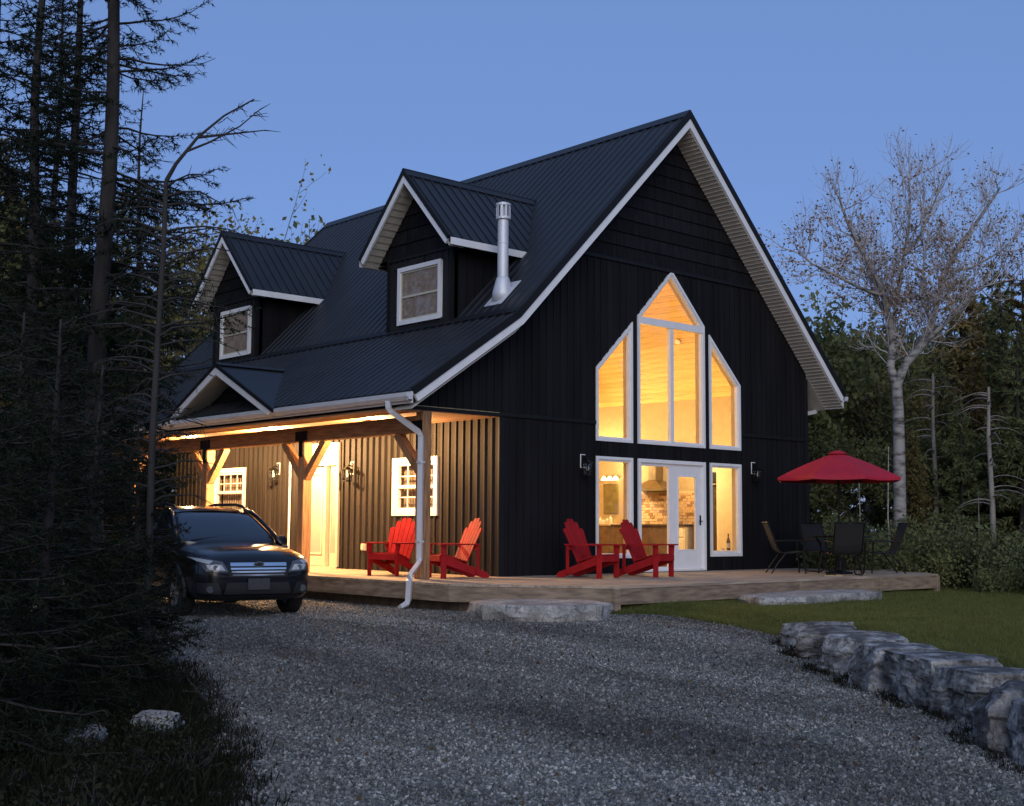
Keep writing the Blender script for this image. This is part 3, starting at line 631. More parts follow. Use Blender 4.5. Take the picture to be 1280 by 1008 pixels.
# --- dormers
def dormer(yc):
    d_ = part('dormer', house); hw = 1.025; ze = 6.04; zr = 7.62; xf = -.42; hr = 1.42; zr_e = zr-hr*1.075
    sl_ = 1.075
    # front wall (x = 0): siding boards, shakes and corner trims
    wt = lambda y: zr-.22-abs(y-yc)*sl_
    n = 11; w_ = 2*hw/n
    m_ = MB(); m_.prism([(yc-hw, 4.5), (yc+hw, 4.5), (yc+hw, wt(yc+hw)), (yc, wt(yc)), (yc-hw, wt(yc-hw))], 0, .004, .12); m_.build('front_wall', 'siding_dormer_lit', d_)
    for i in range(n):
        a, b = yc-hw+i*w_, yc-hw+(i+1)*w_
        for p, q in ([(4.55, 6.02)] if not (b > yc-.675 and a < yc+.675) else [(4.55, 4.76), (5.86, 6.02)]):
            m_ = MB(); m_.box(-.010, 0.002, a+.002, b-.002, p, q).box(-.032, -.01, b-.036, b-.004, p, q); m_.build('siding_board', 'siding_dormer_lit', d_)
    z_ = 6.07
    while z_ < 7.3:
        z2 = min(z_+.27, 7.38); w0 = (zr-.2-z_)/sl_; w1 = max(.02, (zr-.2-z2)/sl_)
        w0 = min(w0, hw+.3); w1 = min(w1, hw+.3)
        m_ = MB(); m_.hexa([(-.034, yc-w0, z_), (.004, yc-w0, z_), (.004, yc+w0, z_), (-.034, yc+w0, z_)], [(-.006, yc-w1, z2), (.004, yc-w1, z2), (.004, yc+w1, z2), (-.006, yc+w1, z2)]); m_.build('shake_course', 'shake', d_); z_ = z2
    m_ = MB(); m_.box(-.045, 0.0, yc-hw, yc+hw, 6.02, 6.07); m_.build('belt_trim', 'trim_dark', d_)
    for s in (-1, 1):
        ya, yb_ = sorted((yc+s*hw, yc+s*(hw-.07))); m_ = MB(); m_.box(-.04, 0, ya, yb_, 4.5, 6.02); m_.build('corner_trim', 'siding', d_)
        # side wall (cheek): triangle down to the roof
        ya, yb_ = sorted((yc+s*hw, yc+s*(hw-.1))); xe = ze-4.64+.1
        m_ = MB(); m_.prism([(-.0, 4.5), (xe, ze+.05), (0, ze+.05)], 1, ya, yb_); m_.build('cheek_wall', 'siding', d_)
        for k in range(7):
            x = .1+k*.2; zb = T(x)-.05
            m_ = MB(); yo = yc+s*hw; m_.box(x-.016, x+.016, min(yo, yo+s*.02), max(yo, yo+s*.02), zb, ze+.02); m_.build('batten', 'siding', d_)
        # roof slope
        xi = lambda z: z-4.64
        e = (yc+s*hr, zr_e); t_ = (yc, zr)
        V = [(xf, e[0], e[1]), (xf, t_[0], t_[1]), (xi(t_[1])+.02, t_[0], t_[1]), (xi(e[1])+.02, e[0], e[1])]
        nn = Vector((0, s*sl_, 1)).normalized(); m_ = MB()
        m_.hexa([tuple(Vector(v)-nn*.05) for v in V], V); m_.build('slope_panel', 'roofing', d_)
        nr = 14
        for k in range(nr):
            x = xf+.1+k*.229; 
            if x > 2.9: break
            # rib from eave (or valley) to the ridge
            zb = max(e[1], 4.64+x); fr = (zb-e[1])/(t_[1]-e[1])
            if fr > .97: break
            pa = Vector((x, e[0]+(t_[0]-e[0])*fr, zb))+nn*.008; pb = Vector((x, t_[0], t_[1]))+nn*.008
            m_ = MB(); m_.bar(pa, pb, .034, .018, nn); m_.build('roof_rib', 'roofing', d_)
        # rake: white board and dark edge; soffit below; eave fascia
        di = Vector((0, s, -sl_)).normalized(); top = Vector((0, yc, zr+.02)); bot = Vector((0, yc+s*hr, zr_e+.02))
        dn = -nn
        def quadp(o0, o1): return [(p.y, p.z) for p in (top+Vector((0,0,-o0*1.47)), bot+dn*o0, bot+dn*o1, top+Vector((0,0,-o1*1.47)))]
        m_ = MB(); m_.prism(quadp(-.01, .07), 0, xf-.04, xf); m_.build('rake_trim', 'trim_dark', d_)
        m_ = MB(); m_.prism(quadp(.06, .175), 0, xf-.022, xf+.02); m_.build('rake_fascia', 'white', d_)
        L_ = (bot-top).length; ns = 13
        for k in range(ns):
            p = top+di*L_*.95*k/ns+Vector((0, 0, -.235)); q = top+di*L_*.95*(k+1)/ns+Vector((0, 0, -.235))
            m_ = MB(); m_.prism([(p.y, p.z+.030), (q.y, q.z), (q.y, q.z+.05), (p.y, p.z+.055)], 0, xf+.02, -.035); m_.build('soffit_slat', 'soffit', d_)
        xe2 = xi(zr_e)+.02
        ya, yb_ = sorted((yc+s*hr, yc+s*(hr+.02)))
        m_ = MB(); m_.prism([(xf, zr_e-.13), (xe2-.15, zr_e-.13), (xe2, zr_e+.0), (xf, zr_e)], 1, ya, yb_); m_.build('eave_fascia', 'white', d_)
        ya, yb_ = sorted((yc+s*hw, yc+s*hr)); m_ = MB(); m_.box(.0, xe2-.15, ya, yb_, zr_e-.10, zr_e-.085); m_.build('eave_soffit', 'trim_dark', d_)
    m_ = MB(); m_.rtube([(xf-.04, yc, zr+.02), (3.05, yc, zr+.02)], .06, .03)
    for s in (-1, 1): m_.hexa([(xf-.04, yc, zr+.04), (3.0, yc, zr+.04), (2.85, yc+s*.13, zr+.03-.14), (xf-.04, yc+s*.13, zr+.03-.14)], [(xf-.04, yc, zr+.05), (3.0, yc, zr+.05), (2.85, yc+s*.13, zr+.04-.14), (xf-.04, yc+s*.13, zr+.04-.14)])
    m_.build('ridge_cap', 'roofing', d_)
    P = [(yc-.675, 4.74), (yc+.675, 4.74), (yc+.675, 5.87), (yc-.675, 5.87)]
    m_ = MB(); q = frame_ring(m_, P, .085, 0, -.05, .03); m_.build('window_frame', 'vinyl', d_)
    m_ = MB(); q2 = frame_ring(m_, q, .035, 0, -.02, .02); zm = (q2[0][1]+q2[2][1])/2-.02; m_.box(-.022, .0, q2[0][0], q2[1][0], zm-.02, zm+.02); m_.build('window_sash', 'trim_dark' if False else 'stormgrey', d_)
    m_ = MB(); m_.box(-.012, -.007, q2[0][0], q2[1][0], q2[0][1], q2[2][1]); m_.build('window_pane', 'glass', d_)
    m_ = MB(); m_.box(-.003, .0035, q2[0][0], q2[1][0], q2[0][1], q2[2][1]); m_.build('window_blind', 'curtain', d_)
dormer(2.33); dormer(9.3)
# flashing line where the dormer fronts meet the roof is part of the roof; flue pipe
fl = part('flue_pipe', house); cx, cyy = .42, .42; zb = T(cx)
m = MB(); dn = Vector((-1, 0, 1)).normalized()
m.hexa([(cx-.24, cyy-.24, T(cx-.24)+.03), (cx+.24, cyy-.24, T(cx+.24)+.03), (cx+.24, cyy+.24, T(cx+.24)+.03), (cx-.24, cyy+.24, T(cx-.24)+.03)], [(cx-.24, cyy-.24, T(cx-.24)+.042), (cx+.24, cyy-.24, T(cx+.24)+.042), (cx+.24, cyy+.24, T(cx+.24)+.042), (cx-.24, cyy+.24, T(cx-.24)+.042)]); m.build('flashing', 'steel', fl)
m = MB(); m.lathe([(.20, -.12), (.19, .05), (.125, .30), (.11, .33)], 20, (cx, cyy, zb)); m.build('boot', 'steel', fl, True)
m = MB(); m.lathe([(.100, .1), (.100, .95), (.106, .955), (.106, .975), (.100, .98), (.100, 1.42), (.075, 1.43)], 32, (cx, cyy, zb)); m.build('pipe', 'steel', fl)
m = MB(); m.lathe([(.13, 1.40), (.14, 1.41), (.14, 1.45), (.05, 1.46)], 20, (cx, cyy, zb)).lathe([(.05, 1.66), (.14, 1.66), (.14, 1.70), (.06, 1.73)], 20, (cx, cyy, zb))
for k in range(10):
    a = 2*math.pi*k/10; m.bar((cx+.128*math.cos(a), cyy+.128*math.sin(a), zb+1.44), (cx+.128*math.cos(a), cyy+.128*math.sin(a), zb+1.67), .045, .006, (math.cos(a), math.sin(a), 0))
m.lathe([(.07, 1.43), (.07, 1.66)], 14, (cx, cyy, zb)); m.build('cap', 'steel', fl)

# --- small gable over the porch door
pg = part('porch_gable', house); yc, hwp, zb_, zt_, xf = 5.68, 2.2, 2.97, 4.02, -2.45
slp = (zt_-zb_)/hwp; xi = lambda z: (z-4.56)/.664-.08
for s in (-1, 1):
    e = (yc+s*hwp, zb_); nn = Vector((0, s*slp, 1)).normalized()
    V = [(xf, e[0], e[1]), (xf, yc, zt_), (xi(zt_)+.02, yc, zt_), (xi(zb_)+.02, e[0], e[1])]
    m = MB(); m.hexa([tuple(Vector(v)-nn*.04) for v in V], V); m.build('slope_panel', 'roofing', pg)
    m = MB(); m.prism([(yc, zt_+.015), (e[0], zb_+.015), (e[0], zb_-.055), (yc, zt_-.06)], 0, xf-.04, xf); m.build('rake_trim', 'trim_dark', pg)
    m = MB(); m.prism([(yc, zt_-.045), (e[0]-s*.06, zb_-.01), (e[0]-s*.22, zb_-.08), (yc, zt_-.21)], 0, xf-.022, xf+.02); m.build('rake_fascia', 'white', pg)
    m = MB(); m.prism([(yc, zt_-.19), (e[0]-s*.1, zb_-.09), (e[0]-s*.1, zb_-.11), (yc, zt_-.21)], 0, xf+.02, -1.9); m.build('soffit_panel', 'soffit', pg)
m = MB(); m.prism([(yc-hwp, zb_-.2), (yc+hwp, zb_-.2), (yc+hwp, zb_-.02), (yc, zt_-.06), (yc-hwp, zb_-.02)], 0, -1.95, -1.9); m.build('gable_infill', 'siding', pg)
for k in range(3):
    zq = 3.32+k*.2; wq = (zt_-.1-zq)/slp
    m = MB(); m.hexa([(-1.985, yc-wq, zq), (-1.95, yc-wq, zq), (-1.95, yc+wq, zq), (-1.985, yc+wq, zq)], [(-1.956, yc-max(.02, wq-.4), zq+.19), (-1.95, yc-max(.02, wq-.4), zq+.19), (-1.95, yc+max(.02, wq-.4), zq+.19), (-1.956, yc+max(.02, wq-.4), zq+.19)]); m.build('shake_course', 'shake', pg)
m = MB()
for s in (-1, 1): m.hexa([(xf-.03, yc, zt_+.03), (xi(zt_), yc, zt_+.03), (xi(zt_)-.1, yc+s*.13, zt_+.03-.06), (xf-.03, yc+s*.13, zt_+.03-.06)], [(xf-.03, yc, zt_+.04), (xi(zt_), yc, zt_+.04), (xi(zt_)-.1, yc+s*.13, zt_+.04-.06), (xf-.03, yc+s*.13, zt_+.04-.06)])
m.build('ridge_cap', 'roofing', pg)

# --- porch: ceiling boards, beam, posts, braces, brackets
pc = part('porch_ceiling', house)
for k in range(16):
    x = -2.28+k*.1425; m = MB(); m.bbox(x+.002, x+.1405, -.03 if k < 2 else -.02, HL, 2.775, 2.80, .004); m.build('ceiling_board', 'pine', pc)
XP = -1.68
m = MB(); m.bbox(XP-.09, XP+.09, .099, HL, 2.42, 2.70, .012); m.build('beam', 'timber_h', house)
m = MB(); m.box(-2.33, XP-.1, -.03, HL, 2.757, 2.773); m.build('eave_soffit', 'pine', house)
for i, yp in enumerate((.0, 3.6, 7.3, 11.0)):
    p = part('porch_post', house)
    m = MB(); m.bbox(XP-.095, XP+.095, yp-.095, yp+.095, 0, 2.42 if i else 2.772, .01); m.build('post_shaft', 'timber', p)
    for s in (-1, 1):
        if i == 0 and s < 0: continue
        m = MB(); m.bar((XP, yp+s*.06, 1.76), (XP, yp+s*.70, 2.43), .13, .14); m.build('brace', 'timber', p)
    m = MB(); m.bbox(XP-.112, XP-.098, yp-.20 if i else yp-.09, yp+.20, 2.44, 2.62, .004).bbox(XP-.112, XP-.098, yp-.07, yp+.07, 2.14, 2.44, .004)
    for (yy, z_) in ((-.05, 2.53), (.14, 2.53), (0, 2.24)): m.box(XP-.124, XP-.112, yp+yy-.016, yp+yy+.016, z_-.016, z_+.016)
    m.build('bracket', 'black', p)

# ------------------------------------------------------------------ deck
deck = thing('deck', 'low weathered wooden deck wrapping the porch and the gable front', 'deck')
FY = -3.65
def deck_x(y):                                        # left and right limits of the deck at y
    if y > 0: return -2.42, -.005
    xl = -2.42 if y > -1.6 else -2.42+(-1.6-y)/(3.65-1.6)*1.55
    xr = 9.75 if y > -1.5 else 9.75-(-1.5-y)/(3.65-1.5)*1.5
    return xl, xr
y = FY; BW = .1435
while y < 11.9:
    y1 = min(y+BW-.005, 11.99)
    if y < 0 < y1: y1 = -.002
    a0, b0 = deck_x(y); a1, b1 = deck_x(y1)
    m = MB(); m.hexa([(a0, y, -.035), (b0, y, -.035), (b1, y1, -.035), (a1, y1, -.035)], [(a0, y, 0), (b0, y, 0), (b1, y1, 0), (a1, y1, 0)])
    m.build('deck_board', 'deck', deck); y = y1+.005
OUT = [(-2.42, 12.0), (-2.42, -1.6), (-.87, FY), (8.25, FY), (9.75, -1.5), (9.75, 6.0)]
def shrink(P, d):
    Q = []
    for i, p in enumerate(P):
        p = Vector(p); a = (p-Vector(P[i-1])).normalized() if i else None; b = (Vector(P[i+1])-p).normalized() if i < len(P)-1 else None
        ns = [Vector((-v.y, v.x)) for v in (a, b) if v is not None]; bis = sum(ns, Vector((0, 0))).normalized(); Q.append(p+bis*d/bis.dot(ns[0]))
    return Q
O1, O2, O3, O4 = shrink(OUT, .012), shrink(OUT, .05), shrink(OUT, .30), shrink(OUT, .34)
for i in range(len(OUT)-1):
    n = max(1, round((O1[i+1]-O1[i]).length/3.1))
    for k in range(n):
        L2 = lambda A, B, t: A+(B-A)*t
        p0, p1, q0, q1 = L2(O1[i], O1[i+1], (k+.0008)/n), L2(O1[i], O1[i+1], (k+1-.0008)/n), L2(O2[i], O2[i+1], k/n), L2(O2[i], O2[i+1], (k+1)/n)
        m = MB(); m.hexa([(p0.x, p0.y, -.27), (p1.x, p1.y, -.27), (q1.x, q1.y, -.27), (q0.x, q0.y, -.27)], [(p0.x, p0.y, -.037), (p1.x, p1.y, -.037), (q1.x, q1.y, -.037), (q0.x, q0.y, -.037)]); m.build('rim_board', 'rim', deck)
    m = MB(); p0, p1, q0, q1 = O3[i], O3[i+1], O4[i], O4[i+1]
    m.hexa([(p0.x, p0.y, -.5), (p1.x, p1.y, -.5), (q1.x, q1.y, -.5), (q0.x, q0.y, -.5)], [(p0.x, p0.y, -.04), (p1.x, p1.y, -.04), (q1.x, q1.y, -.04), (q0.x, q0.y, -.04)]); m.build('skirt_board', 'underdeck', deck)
for i, p in enumerate(O1[2:5]):
    m = MB(); sgn = (1, -1, -1)[i]; m.bbox(p.x-.055, p.x+.055, p.y-.022, p.y+.09, -.52, -.036, .006); m.build('corner_post', 'rim', deck)
for x in (3.7, 6.2): m = MB(); m.bbox(x-.05, x+.05, FY-.018, FY+.02, -.29, -.038, .006); m.build('joint_cover', 'rim', deck)
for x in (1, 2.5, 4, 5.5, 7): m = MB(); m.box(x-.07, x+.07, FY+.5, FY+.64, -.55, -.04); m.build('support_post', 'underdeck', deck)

# ------------------------------------------------------------------ rocks
MT['boulder'] = M('grey boulder', (.17, .17, .166), .92, var=.55, scale=4.5, bump=1.0, bscale=34, col2=(.34, .335, .32), detail=12, lo=.42, hi=.62)
def rock_cracks(m):
    t = m.node_tree; b = t.nodes['Principled BSDF']; src = b.inputs['Base Color'].links[0].from_socket; tc = t.nodes.new('ShaderNodeTexCoord')
    n = t.nodes.new('ShaderNodeTexNoise'); n.inputs['Scale'].default_value = 26; n.inputs['Detail'].default_value = 9; n.inputs['Roughness'].default_value = .75; t.links.new(tc.outputs['Object'], n.inputs['Vector'])
    mr = t.nodes.new('ShaderNodeMapRange'); mr.inputs[1].default_value = .3; mr.inputs[2].default_value = .7; mr.inputs[3].default_value = .45; mr.inputs[4].default_value = 1.5; t.links.new(n.outputs['Fac'], mr.inputs[0])
    v = t.nodes.new('ShaderNodeTexVoronoi'); v.feature = 'DISTANCE_TO_EDGE'; v.inputs['Scale'].default_value = 3.2; n3 = t.nodes.new('ShaderNodeTexNoise'); n3.inputs['Scale'].default_value = 5
    mx = t.nodes.new('ShaderNodeMix'); mx.data_type = 'RGBA'; mx.inputs[0].default_value = .35; t.links.new(tc.outputs['Object'], n3.inputs['Vector']); t.links.new(tc.outputs['Object'], mx.inputs[6]); t.links.new(n3.outputs['Color'], mx.inputs[7]); t.links.new(mx.outputs[2], v.inputs['Vector'])
    m2 = t.nodes.new('ShaderNodeMapRange'); m2.inputs[1].default_value = .0; m2.inputs[2].default_value = .035; m2.inputs[3].default_value = .4; m2.inputs[4].default_value = 1; t.links.new(v.outputs['Distance'], m2.inputs[0])
    ml = t.nodes.new('ShaderNodeMath'); ml.operation = 'MULTIPLY'; t.links.new(mr.outputs[0], ml.inputs[0]); t.links.new(m2.outputs[0], ml.inputs[1])
    h = t.nodes.new('ShaderNodeHueSaturation'); t.links.new(ml.outputs[0], h.inputs['Value']); t.links.new(src, h.inputs['Color']); t.links.new(h.outputs[0], b.inputs['Base Color'])
rock_cracks(MT['boulder']); rock_cracks(MT['limestone'])
def rock_mesh(name, mat, sx, sy, sz, seed, rough=.10, cuts=6, flat=.85, n=26):
    rnd = random.Random(seed); bm = bmesh.new(); bmesh.ops.create_cube(bm, size=2)
    bmesh.ops.subdivide_edges(bm, edges=bm.edges[:], cuts=n-1, use_grid_fill=True)
    planes = []
    for k in range(cuts):
        v = Vector((rnd.uniform(-1, 1), rnd.uniform(-1, 1), rnd.uniform(-.5, .55))).normalized(); planes.append((v, rnd.uniform(.86, 1.12)))
    for v in bm.verts:
        p = v.co.copy(); q = p.normalized()*1.32; p = p.lerp(q, .12)
        for nn, d in planes:
            e = p.dot(nn)-d
            if e > 0: p -= nn*e*.92
        o = Vector((seed*3.1, seed*1.7, 0)); s = 1.4
        h = noise.fractal(p*s+o, .9, 2.1, 4)*rough+abs(noise.noise(p*2.1+o))*rough*.6
        nrm = p.normalized(); k = .35 if p.z > flat else 1
        p += nrm*(h-rough*.3)*k
        p += nrm*(noise.fractal(p*4.5+o, .8, 2.2, 3)*.045+(.03 if noise.noise(p*3+o*2) > .12 else 0))*k
        if abs(p.z) < .92:                             # layered ledges
            lz = math.floor(p.z*4+noise.noise(p*1.1+o)*1.5); p.x *= 1+.03*((lz*7919) % 3-1); p.y *= 1+.03*((lz*104729) % 3-1)
        v.co = (p.x*sx, p.y*sy, p.z*sz)
    me = bpy.data.meshes.new(name); bm.to_mesh(me); bm.free(); me.materials.append(MT[mat]); me.polygons.foreach_set('use_smooth', [True]*len(me.polygons)); me.set_sharp_from_angle(angle=R(16))
    return me
def slab_mesh(name, outline, z0, z1, seed):            # irregular flat stone from an outline
    rnd = random.Random(seed); n = 72; pts = []
    k = len(outline)
    for i in range(n):
        t = i/n*k; a = outline[int(t) % k]; b = outline[(int(t)+1) % k]; f = t-int(t)
        pts.append(Vector((a[0]*(1-f)+b[0]*f, a[1]*(1-f)+b[1]*f, 0)))
    c = sum(pts, Vector())/n; m_ = MB()
    rings = [(1.0, z1, .0), (.97, z1, .0), (1.0, z1-.02, .01), (1.015, z1*.75+z0*.25, .03), (1.0, (z0+z1)/2, .045), (.985, z0*.8+z1*.2, .035), (.95, z0, .03)]
    rings = [(.5, z1, 0), (.9, z1, .004), (.975, z1-.004, .008), (1.0, z1-.025, .016), (1.012, z1*.7+z0*.3, .035), (1.0, (z0+z1)/2, .05), (.985, z0*.75+z1*.25, .045), (.95, z0, .03)]
    m_.v.append((c.x, c.y, z1))
    for s, z_, a in rings:
        for i, p in enumerate(pts):
            q = c+(p-c)*s; h = noise.fractal(Vector((q.x*2.6, q.y*2.6, z_*4+seed)), .9, 2.0, 4); d_ = (p-c).normalized()
            m_.v.append((q.x+d_.x*h*a*1.6, q.y+d_.y*h*a*1.6, z_+h*.008))
    for i in range(n): m_.f.append((0, 1+i, 1+(i+1) % n))
    for r in range(len(rings)-1):
        for i in range(n): m_.f.append((1+r*n+i, 1+(r+1)*n+i, 1+(r+1)*n+(i+1) % n, 1+r*n+(i+1) % n))
    me = m_.mesh(name, 'limestone', True); me.set_sharp_from_angle(angle=R(35)); return me
s1 = link('stone_step', slab_mesh('stone_step', [(-2.95, -2.75), (-2.35, -2.55), (-1.75, -2.78), (-1.35, -3.45), (-1.55, -4.2), (-2.0, -4.42), (-2.55, -4.25), (-3.05, -3.9), (-3.2, -3.3)][::-1], -.50, -.185, 3))
tag(s1, 'large flat stone slab step where the deck edge meets the gravel, below the front chairs', 'stone step')
s2 = link('stone_step', slab_mesh('stone_step', [(1.45, -4.1), (2.6, -3.95), (4.2, -3.9), (4.55, -4.3), (4.3, -4.85), (3.1, -4.95), (2.2, -5.0), (1.7, -5.15), (1.15, -4.7)][::-1], -.42, -.165, 11))
tag(s2, 'long low stone slab step on the lawn in front of the patio furniture', 'stone step')
BO = [(-2.15, -8.02, .44, .36, -.20, 'pale flat-topped boulder at the far end of the lawn edging, nearest the house'),
 (-2.84, -8.62, .37, .36, -.19, 'small dark-faced boulder second from the house in the lawn edging'),
 (-3.62, -9.50, .42, .40, -.16, 'squarish grey boulder third from the house in the lawn edging'),
 (-4.25, -10.22, .36, .40, -.16, 'broken-faced grey boulder fourth from the house in the lawn edging'),
 (-4.72, -11.08, .45, .44, -.16, 'dark grey boulder with long sloping top, fifth from the house'),
 (-5.12, -11.66, .40, .40, -.20, 'boulder with a broad pale top just behind the nearest whole one'),
 (-5.88, -12.28, .36, .40, -.20, 'large upright boulder with pale top near the right edge of the photo'),
 (-6.40, -12.82, .36, .40, -.22, 'nearest boulder of the edging, cut by the right edge of the photo')]
for i, (x, y, a, b, zt, lab) in enumerate(BO):
    zg_ = zdrive(x, y); c = (zt-zg_)/2+.08
    o = link('boulder', rock_mesh('boulder', 'boulder', a*.93, b*.97, c, 21+i*5, .11, 9), None, (x, y, zt-c*1.02), -YAW+R((i*37 % 31)-15)); o.rotation_euler = (R((i*13 % 7)-3), R((i*29 % 7)-3), o.rotation_euler.z); tag(o, lab, 'boulder', 'boulders edging the lawn')
for (x, y, a, b, c, sd_, lab) in ((-10.95, -8.25, .34, .16, .10, 4, 'low pale rock half buried in weeds under the dark fir, left one'), (-10.30, -8.05, .26, .14, .12, 9, 'low pale rock half buried in weeds beside the gravel edge')):
    o = link('rock', rock_mesh('rock', 'limestone', a, b, c, sd_, .14, 7), None, (x, y, zdrive(x, y)+.03), R(50)); tag(o, lab, 'rock', 'pale rocks in the weeds')

# ------------------------------------------------------------------ inside the house (seen through the lit windows)
inn = part('interior', house)
m = MB(); m.box(.2, HW-.2, .22, HL-.2, -.15, -.0); m.build('floor', 'floorwood', inn)
XW = 8.8
m = MB(); m.box(XW, XW+.12, .22, HL-.2, 0, 3.96); m.build('right_wall', 'cream', inn)
m = MB(); m.prism([(.2, 0), (XW, 0), (XW, 3.93), (XC, 8.1), (.2, 3.93)], 1, 8.0, 8.1); m.build('rear_wall', 'cream', inn)
m = MB(); m.box(.2, .26, .22, 8.0, 0, 3.9); m.build('left_wall', 'cream', inn)
n = 40; dx = (XW-XC)/n
for s in (1, -1):
    me_ = MB(); ex = dx if s > 0 else dx
    me_.prism([(0, 0), (s*dx*.93, -dx*.93), (s*dx*.93, -dx*.93+.03), (0, .03)], 1, .22, 8.0); me2 = me_.mesh('ceiling_plank', 'pineceil')
    for k in range(n): link('ceiling_plank', me2, inn, (XC+s*k*dx, 0, 8.16-k*dx))
m = MB(); m.prism([(XC, 8.20), (XW, 8.20-(XW-XC)), (XW, 8.23-(XW-XC)), (XC, 8.23), (.26, 8.23-(XC-.26)), (.26, 8.20-(XC-.26))], 1, .22, 8.0); m.build('ceiling_backing', 'island', inn)
# kitchen along the right wall
kit = part('kitchen', house)
m = MB(); m.box(XW-.60, XW, 2.75, 4.55, .10, .90).box(XW-.55, XW, 2.75, 4.55, 0, .10); m.build('base_cabinet', 'cabinet', kit)
for k in range(4):
    y = 2.78+k*.445
    m = MB(); m.bbox(XW-.625, XW-.60, y, y+.42, .12, .62, .008).bbox(XW-.632, XW-.625, y+.07, y+.35, .19, .55, .004); m.build('cabinet_door', 'cabinet', kit)
    m = MB(); m.bbox(XW-.625, XW-.60, y, y+.42, .65, .87, .008); m.build('drawer_front', 'cabinet', kit)
    m = MB(); m.bar((XW-.65, y+.14, .76), (XW-.65, y+.28, .76), .015, .015); m.build('drawer_pull', 'black', kit)
m = MB(); m.bbox(XW-.66, XW, 2.7, 4.6, .90, .94, .006); m.build('countertop', 'counter', kit)
m = MB(); m.box(XW-.012, XW, 2.7, 5.6, .94, 1.74); m.build('backsplash', 'mortar', kit)
random.seed(5)
ba = MB(); bb = MB()
for rI in range(11):
    z_ = .95+rI*.069; y = 2.7-(rI % 2)*.1
    while y < 5.6:
        q = ba if random.random() < .78 else bb
        q.box(XW-.024-random.random()*.006, XW-.012, max(2.7, y), min(5.6, y+.14), z_, z_+.058); y += .15
struct(ba.build('backsplash_brick', 'brick_a', kit), 'stuff'); struct(bb.build('backsplash_brick', 'brick_b', kit), 'stuff')
m = MB(); m.add([(XW-.5, 3.5, 1.80), (XW, 3.5, 1.80), (XW, 4.6, 1.80), (XW-.5, 4.6, 1.80), (XW-.28, 3.93, 2.02), (XW, 3.93, 2.02), (XW, 4.16, 2.02), (XW-.28, 4.16, 2.02)], [(0,3,2,1),(4,5,6,7),(0,1,5,4),(1,2,6,5),(2,3,7,6),(3,0,4,7)]).box(XW-.28, XW, 3.93, 4.16, 2.02, 2.8).box(XW-.5, XW, 3.5, 4.6, 1.75, 1.80); m.build('range_hood', 'stainless', kit)
m = MB(); m.bbox(5.95, 6.75, 1.85, 2.9, 0, .89, .01); m.build('island_base', 'island', kit)
m = MB(); m.bbox(5.9, 6.8, 1.8, 2.95, .89, .93, .008); m.build('island_top', 'counter', kit)
m = MB(); m.bbox(XW-.55, XW, 1.82, 2.5, 0, 1.78, .01); m.build('fridge', 'counter', kit)
m = MB(); m.box(XW-.57, XW, 1.79, 1.817, 0, 2.3); m.build('end_panel', 'cabinet', kit)
m = MB(); m.bbox(XW-.36, XW, 1.82, 2.5, 1.86, 2.6, .01); m.build('wall_cabinet', 'cabinet', kit)
m = MB(); m.bbox(XW-.40, XW-.36, 1.95, 2.2, 1.9, 2.15, .01); m.build('microwave', 'black', kit)
# bath corner seen through the lower left window
bth = part('vanity_corner', house)
m = MB(); m.box(7.2, 7.3, 3.62, 4.78, .0, 2.6); m.build('partition', 'cream', bth)
m = MB(); m.bbox(7.17, 7.2, 3.92, 4.39, 1.18, 1.90, .008); m.build('mirror', 'olive', bth)
m = MB(); m.bbox(6.85, 7.2, 3.92, 4.39, .0, .90, .01); m.build('vanity', 'island', bth)
m = MB(); m.bbox(6.82, 7.2, 3.88, 4.43, .90, .95, .01); m.build('vanity_top', 'cream', bth)
for k, (yy, h) in enumerate(((3.97, .20), (4.08, .14), (4.2, .10), (4.31, .16))): m = MB(); m.lathe([(.04, 0), (.045, h*.6), (.015, h*.8), (.015, h)], 10, (6.98, yy, .95)); m.build('toiletry', 'cabinet', bth)
m = MB(); m.bar((7.16, 3.85, 2.06), (7.16, 4.3, 2.06), .05, .06); m.build('lamp_bar', 'stainless', bth)
for yy in (3.88, 4.07, 4.26): m = MB(); m.lathe([(.025, .02), (.075, -.06), (.07, -.08), (.02, -.02)], 14, (7.06, yy, 2.05)); m.build('lamp_shade', 'lampglow', bth)
m = MB(); m.lathe([(.0, 0), (.07, 0), (.07, .03), (0, .035)], 16, (0, 0, 0)); sdm = m.build('smoke_detector', 'vinyl', inn); sdm.location = (7.55, 2.36, 5.165); sdm.rotation_euler = (0, R(225), 0)
def ilamp(name, label, loc, power, size, rad=.12, stem=.30):
    t_ = thing(name, label, 'lamp', loc)
    m_ = MB(); m_.lathe([(.03, stem), (.03, .06), (rad, .05), (rad, .0), (rad*.8, -.01)], 18); m_.build('lamp_body', 'black', t_)
    m_ = MB(); m_.lathe([(.001, -.005), (rad*.7, -.012), (rad*.5, -.05), (.001, -.06)], 14); m_.build('lamp_shade', 'lampglow', t_)
    l = bpy.data.lights.new('bulb', 'POINT'); l.energy = power; l.color = (1, .68, .28); l.shadow_soft_size = size
    lo = bpy.data.objects.new('bulb', l); COL.objects.link(lo); lo.parent = t_; lo.location = (0, 0, -.2)
    return t_
ilamp('hanging_lamp', 'warm hanging lamp deep inside the great room behind the tall windows', (3.2, 7.0, 5.2), 420, .15)
ilamp('hanging_lamp', 'warm hanging lamp at the back left of the great room', (2.0, 5.6, 4.6), 300, .15)
ilamp('kitchen_fill_lamp', 'added unseen warm lamp brightening the kitchen, right of the patio door', (7.7, .5, 2.55), 130, .1)  # added out of view to brighten the counters and cabinets
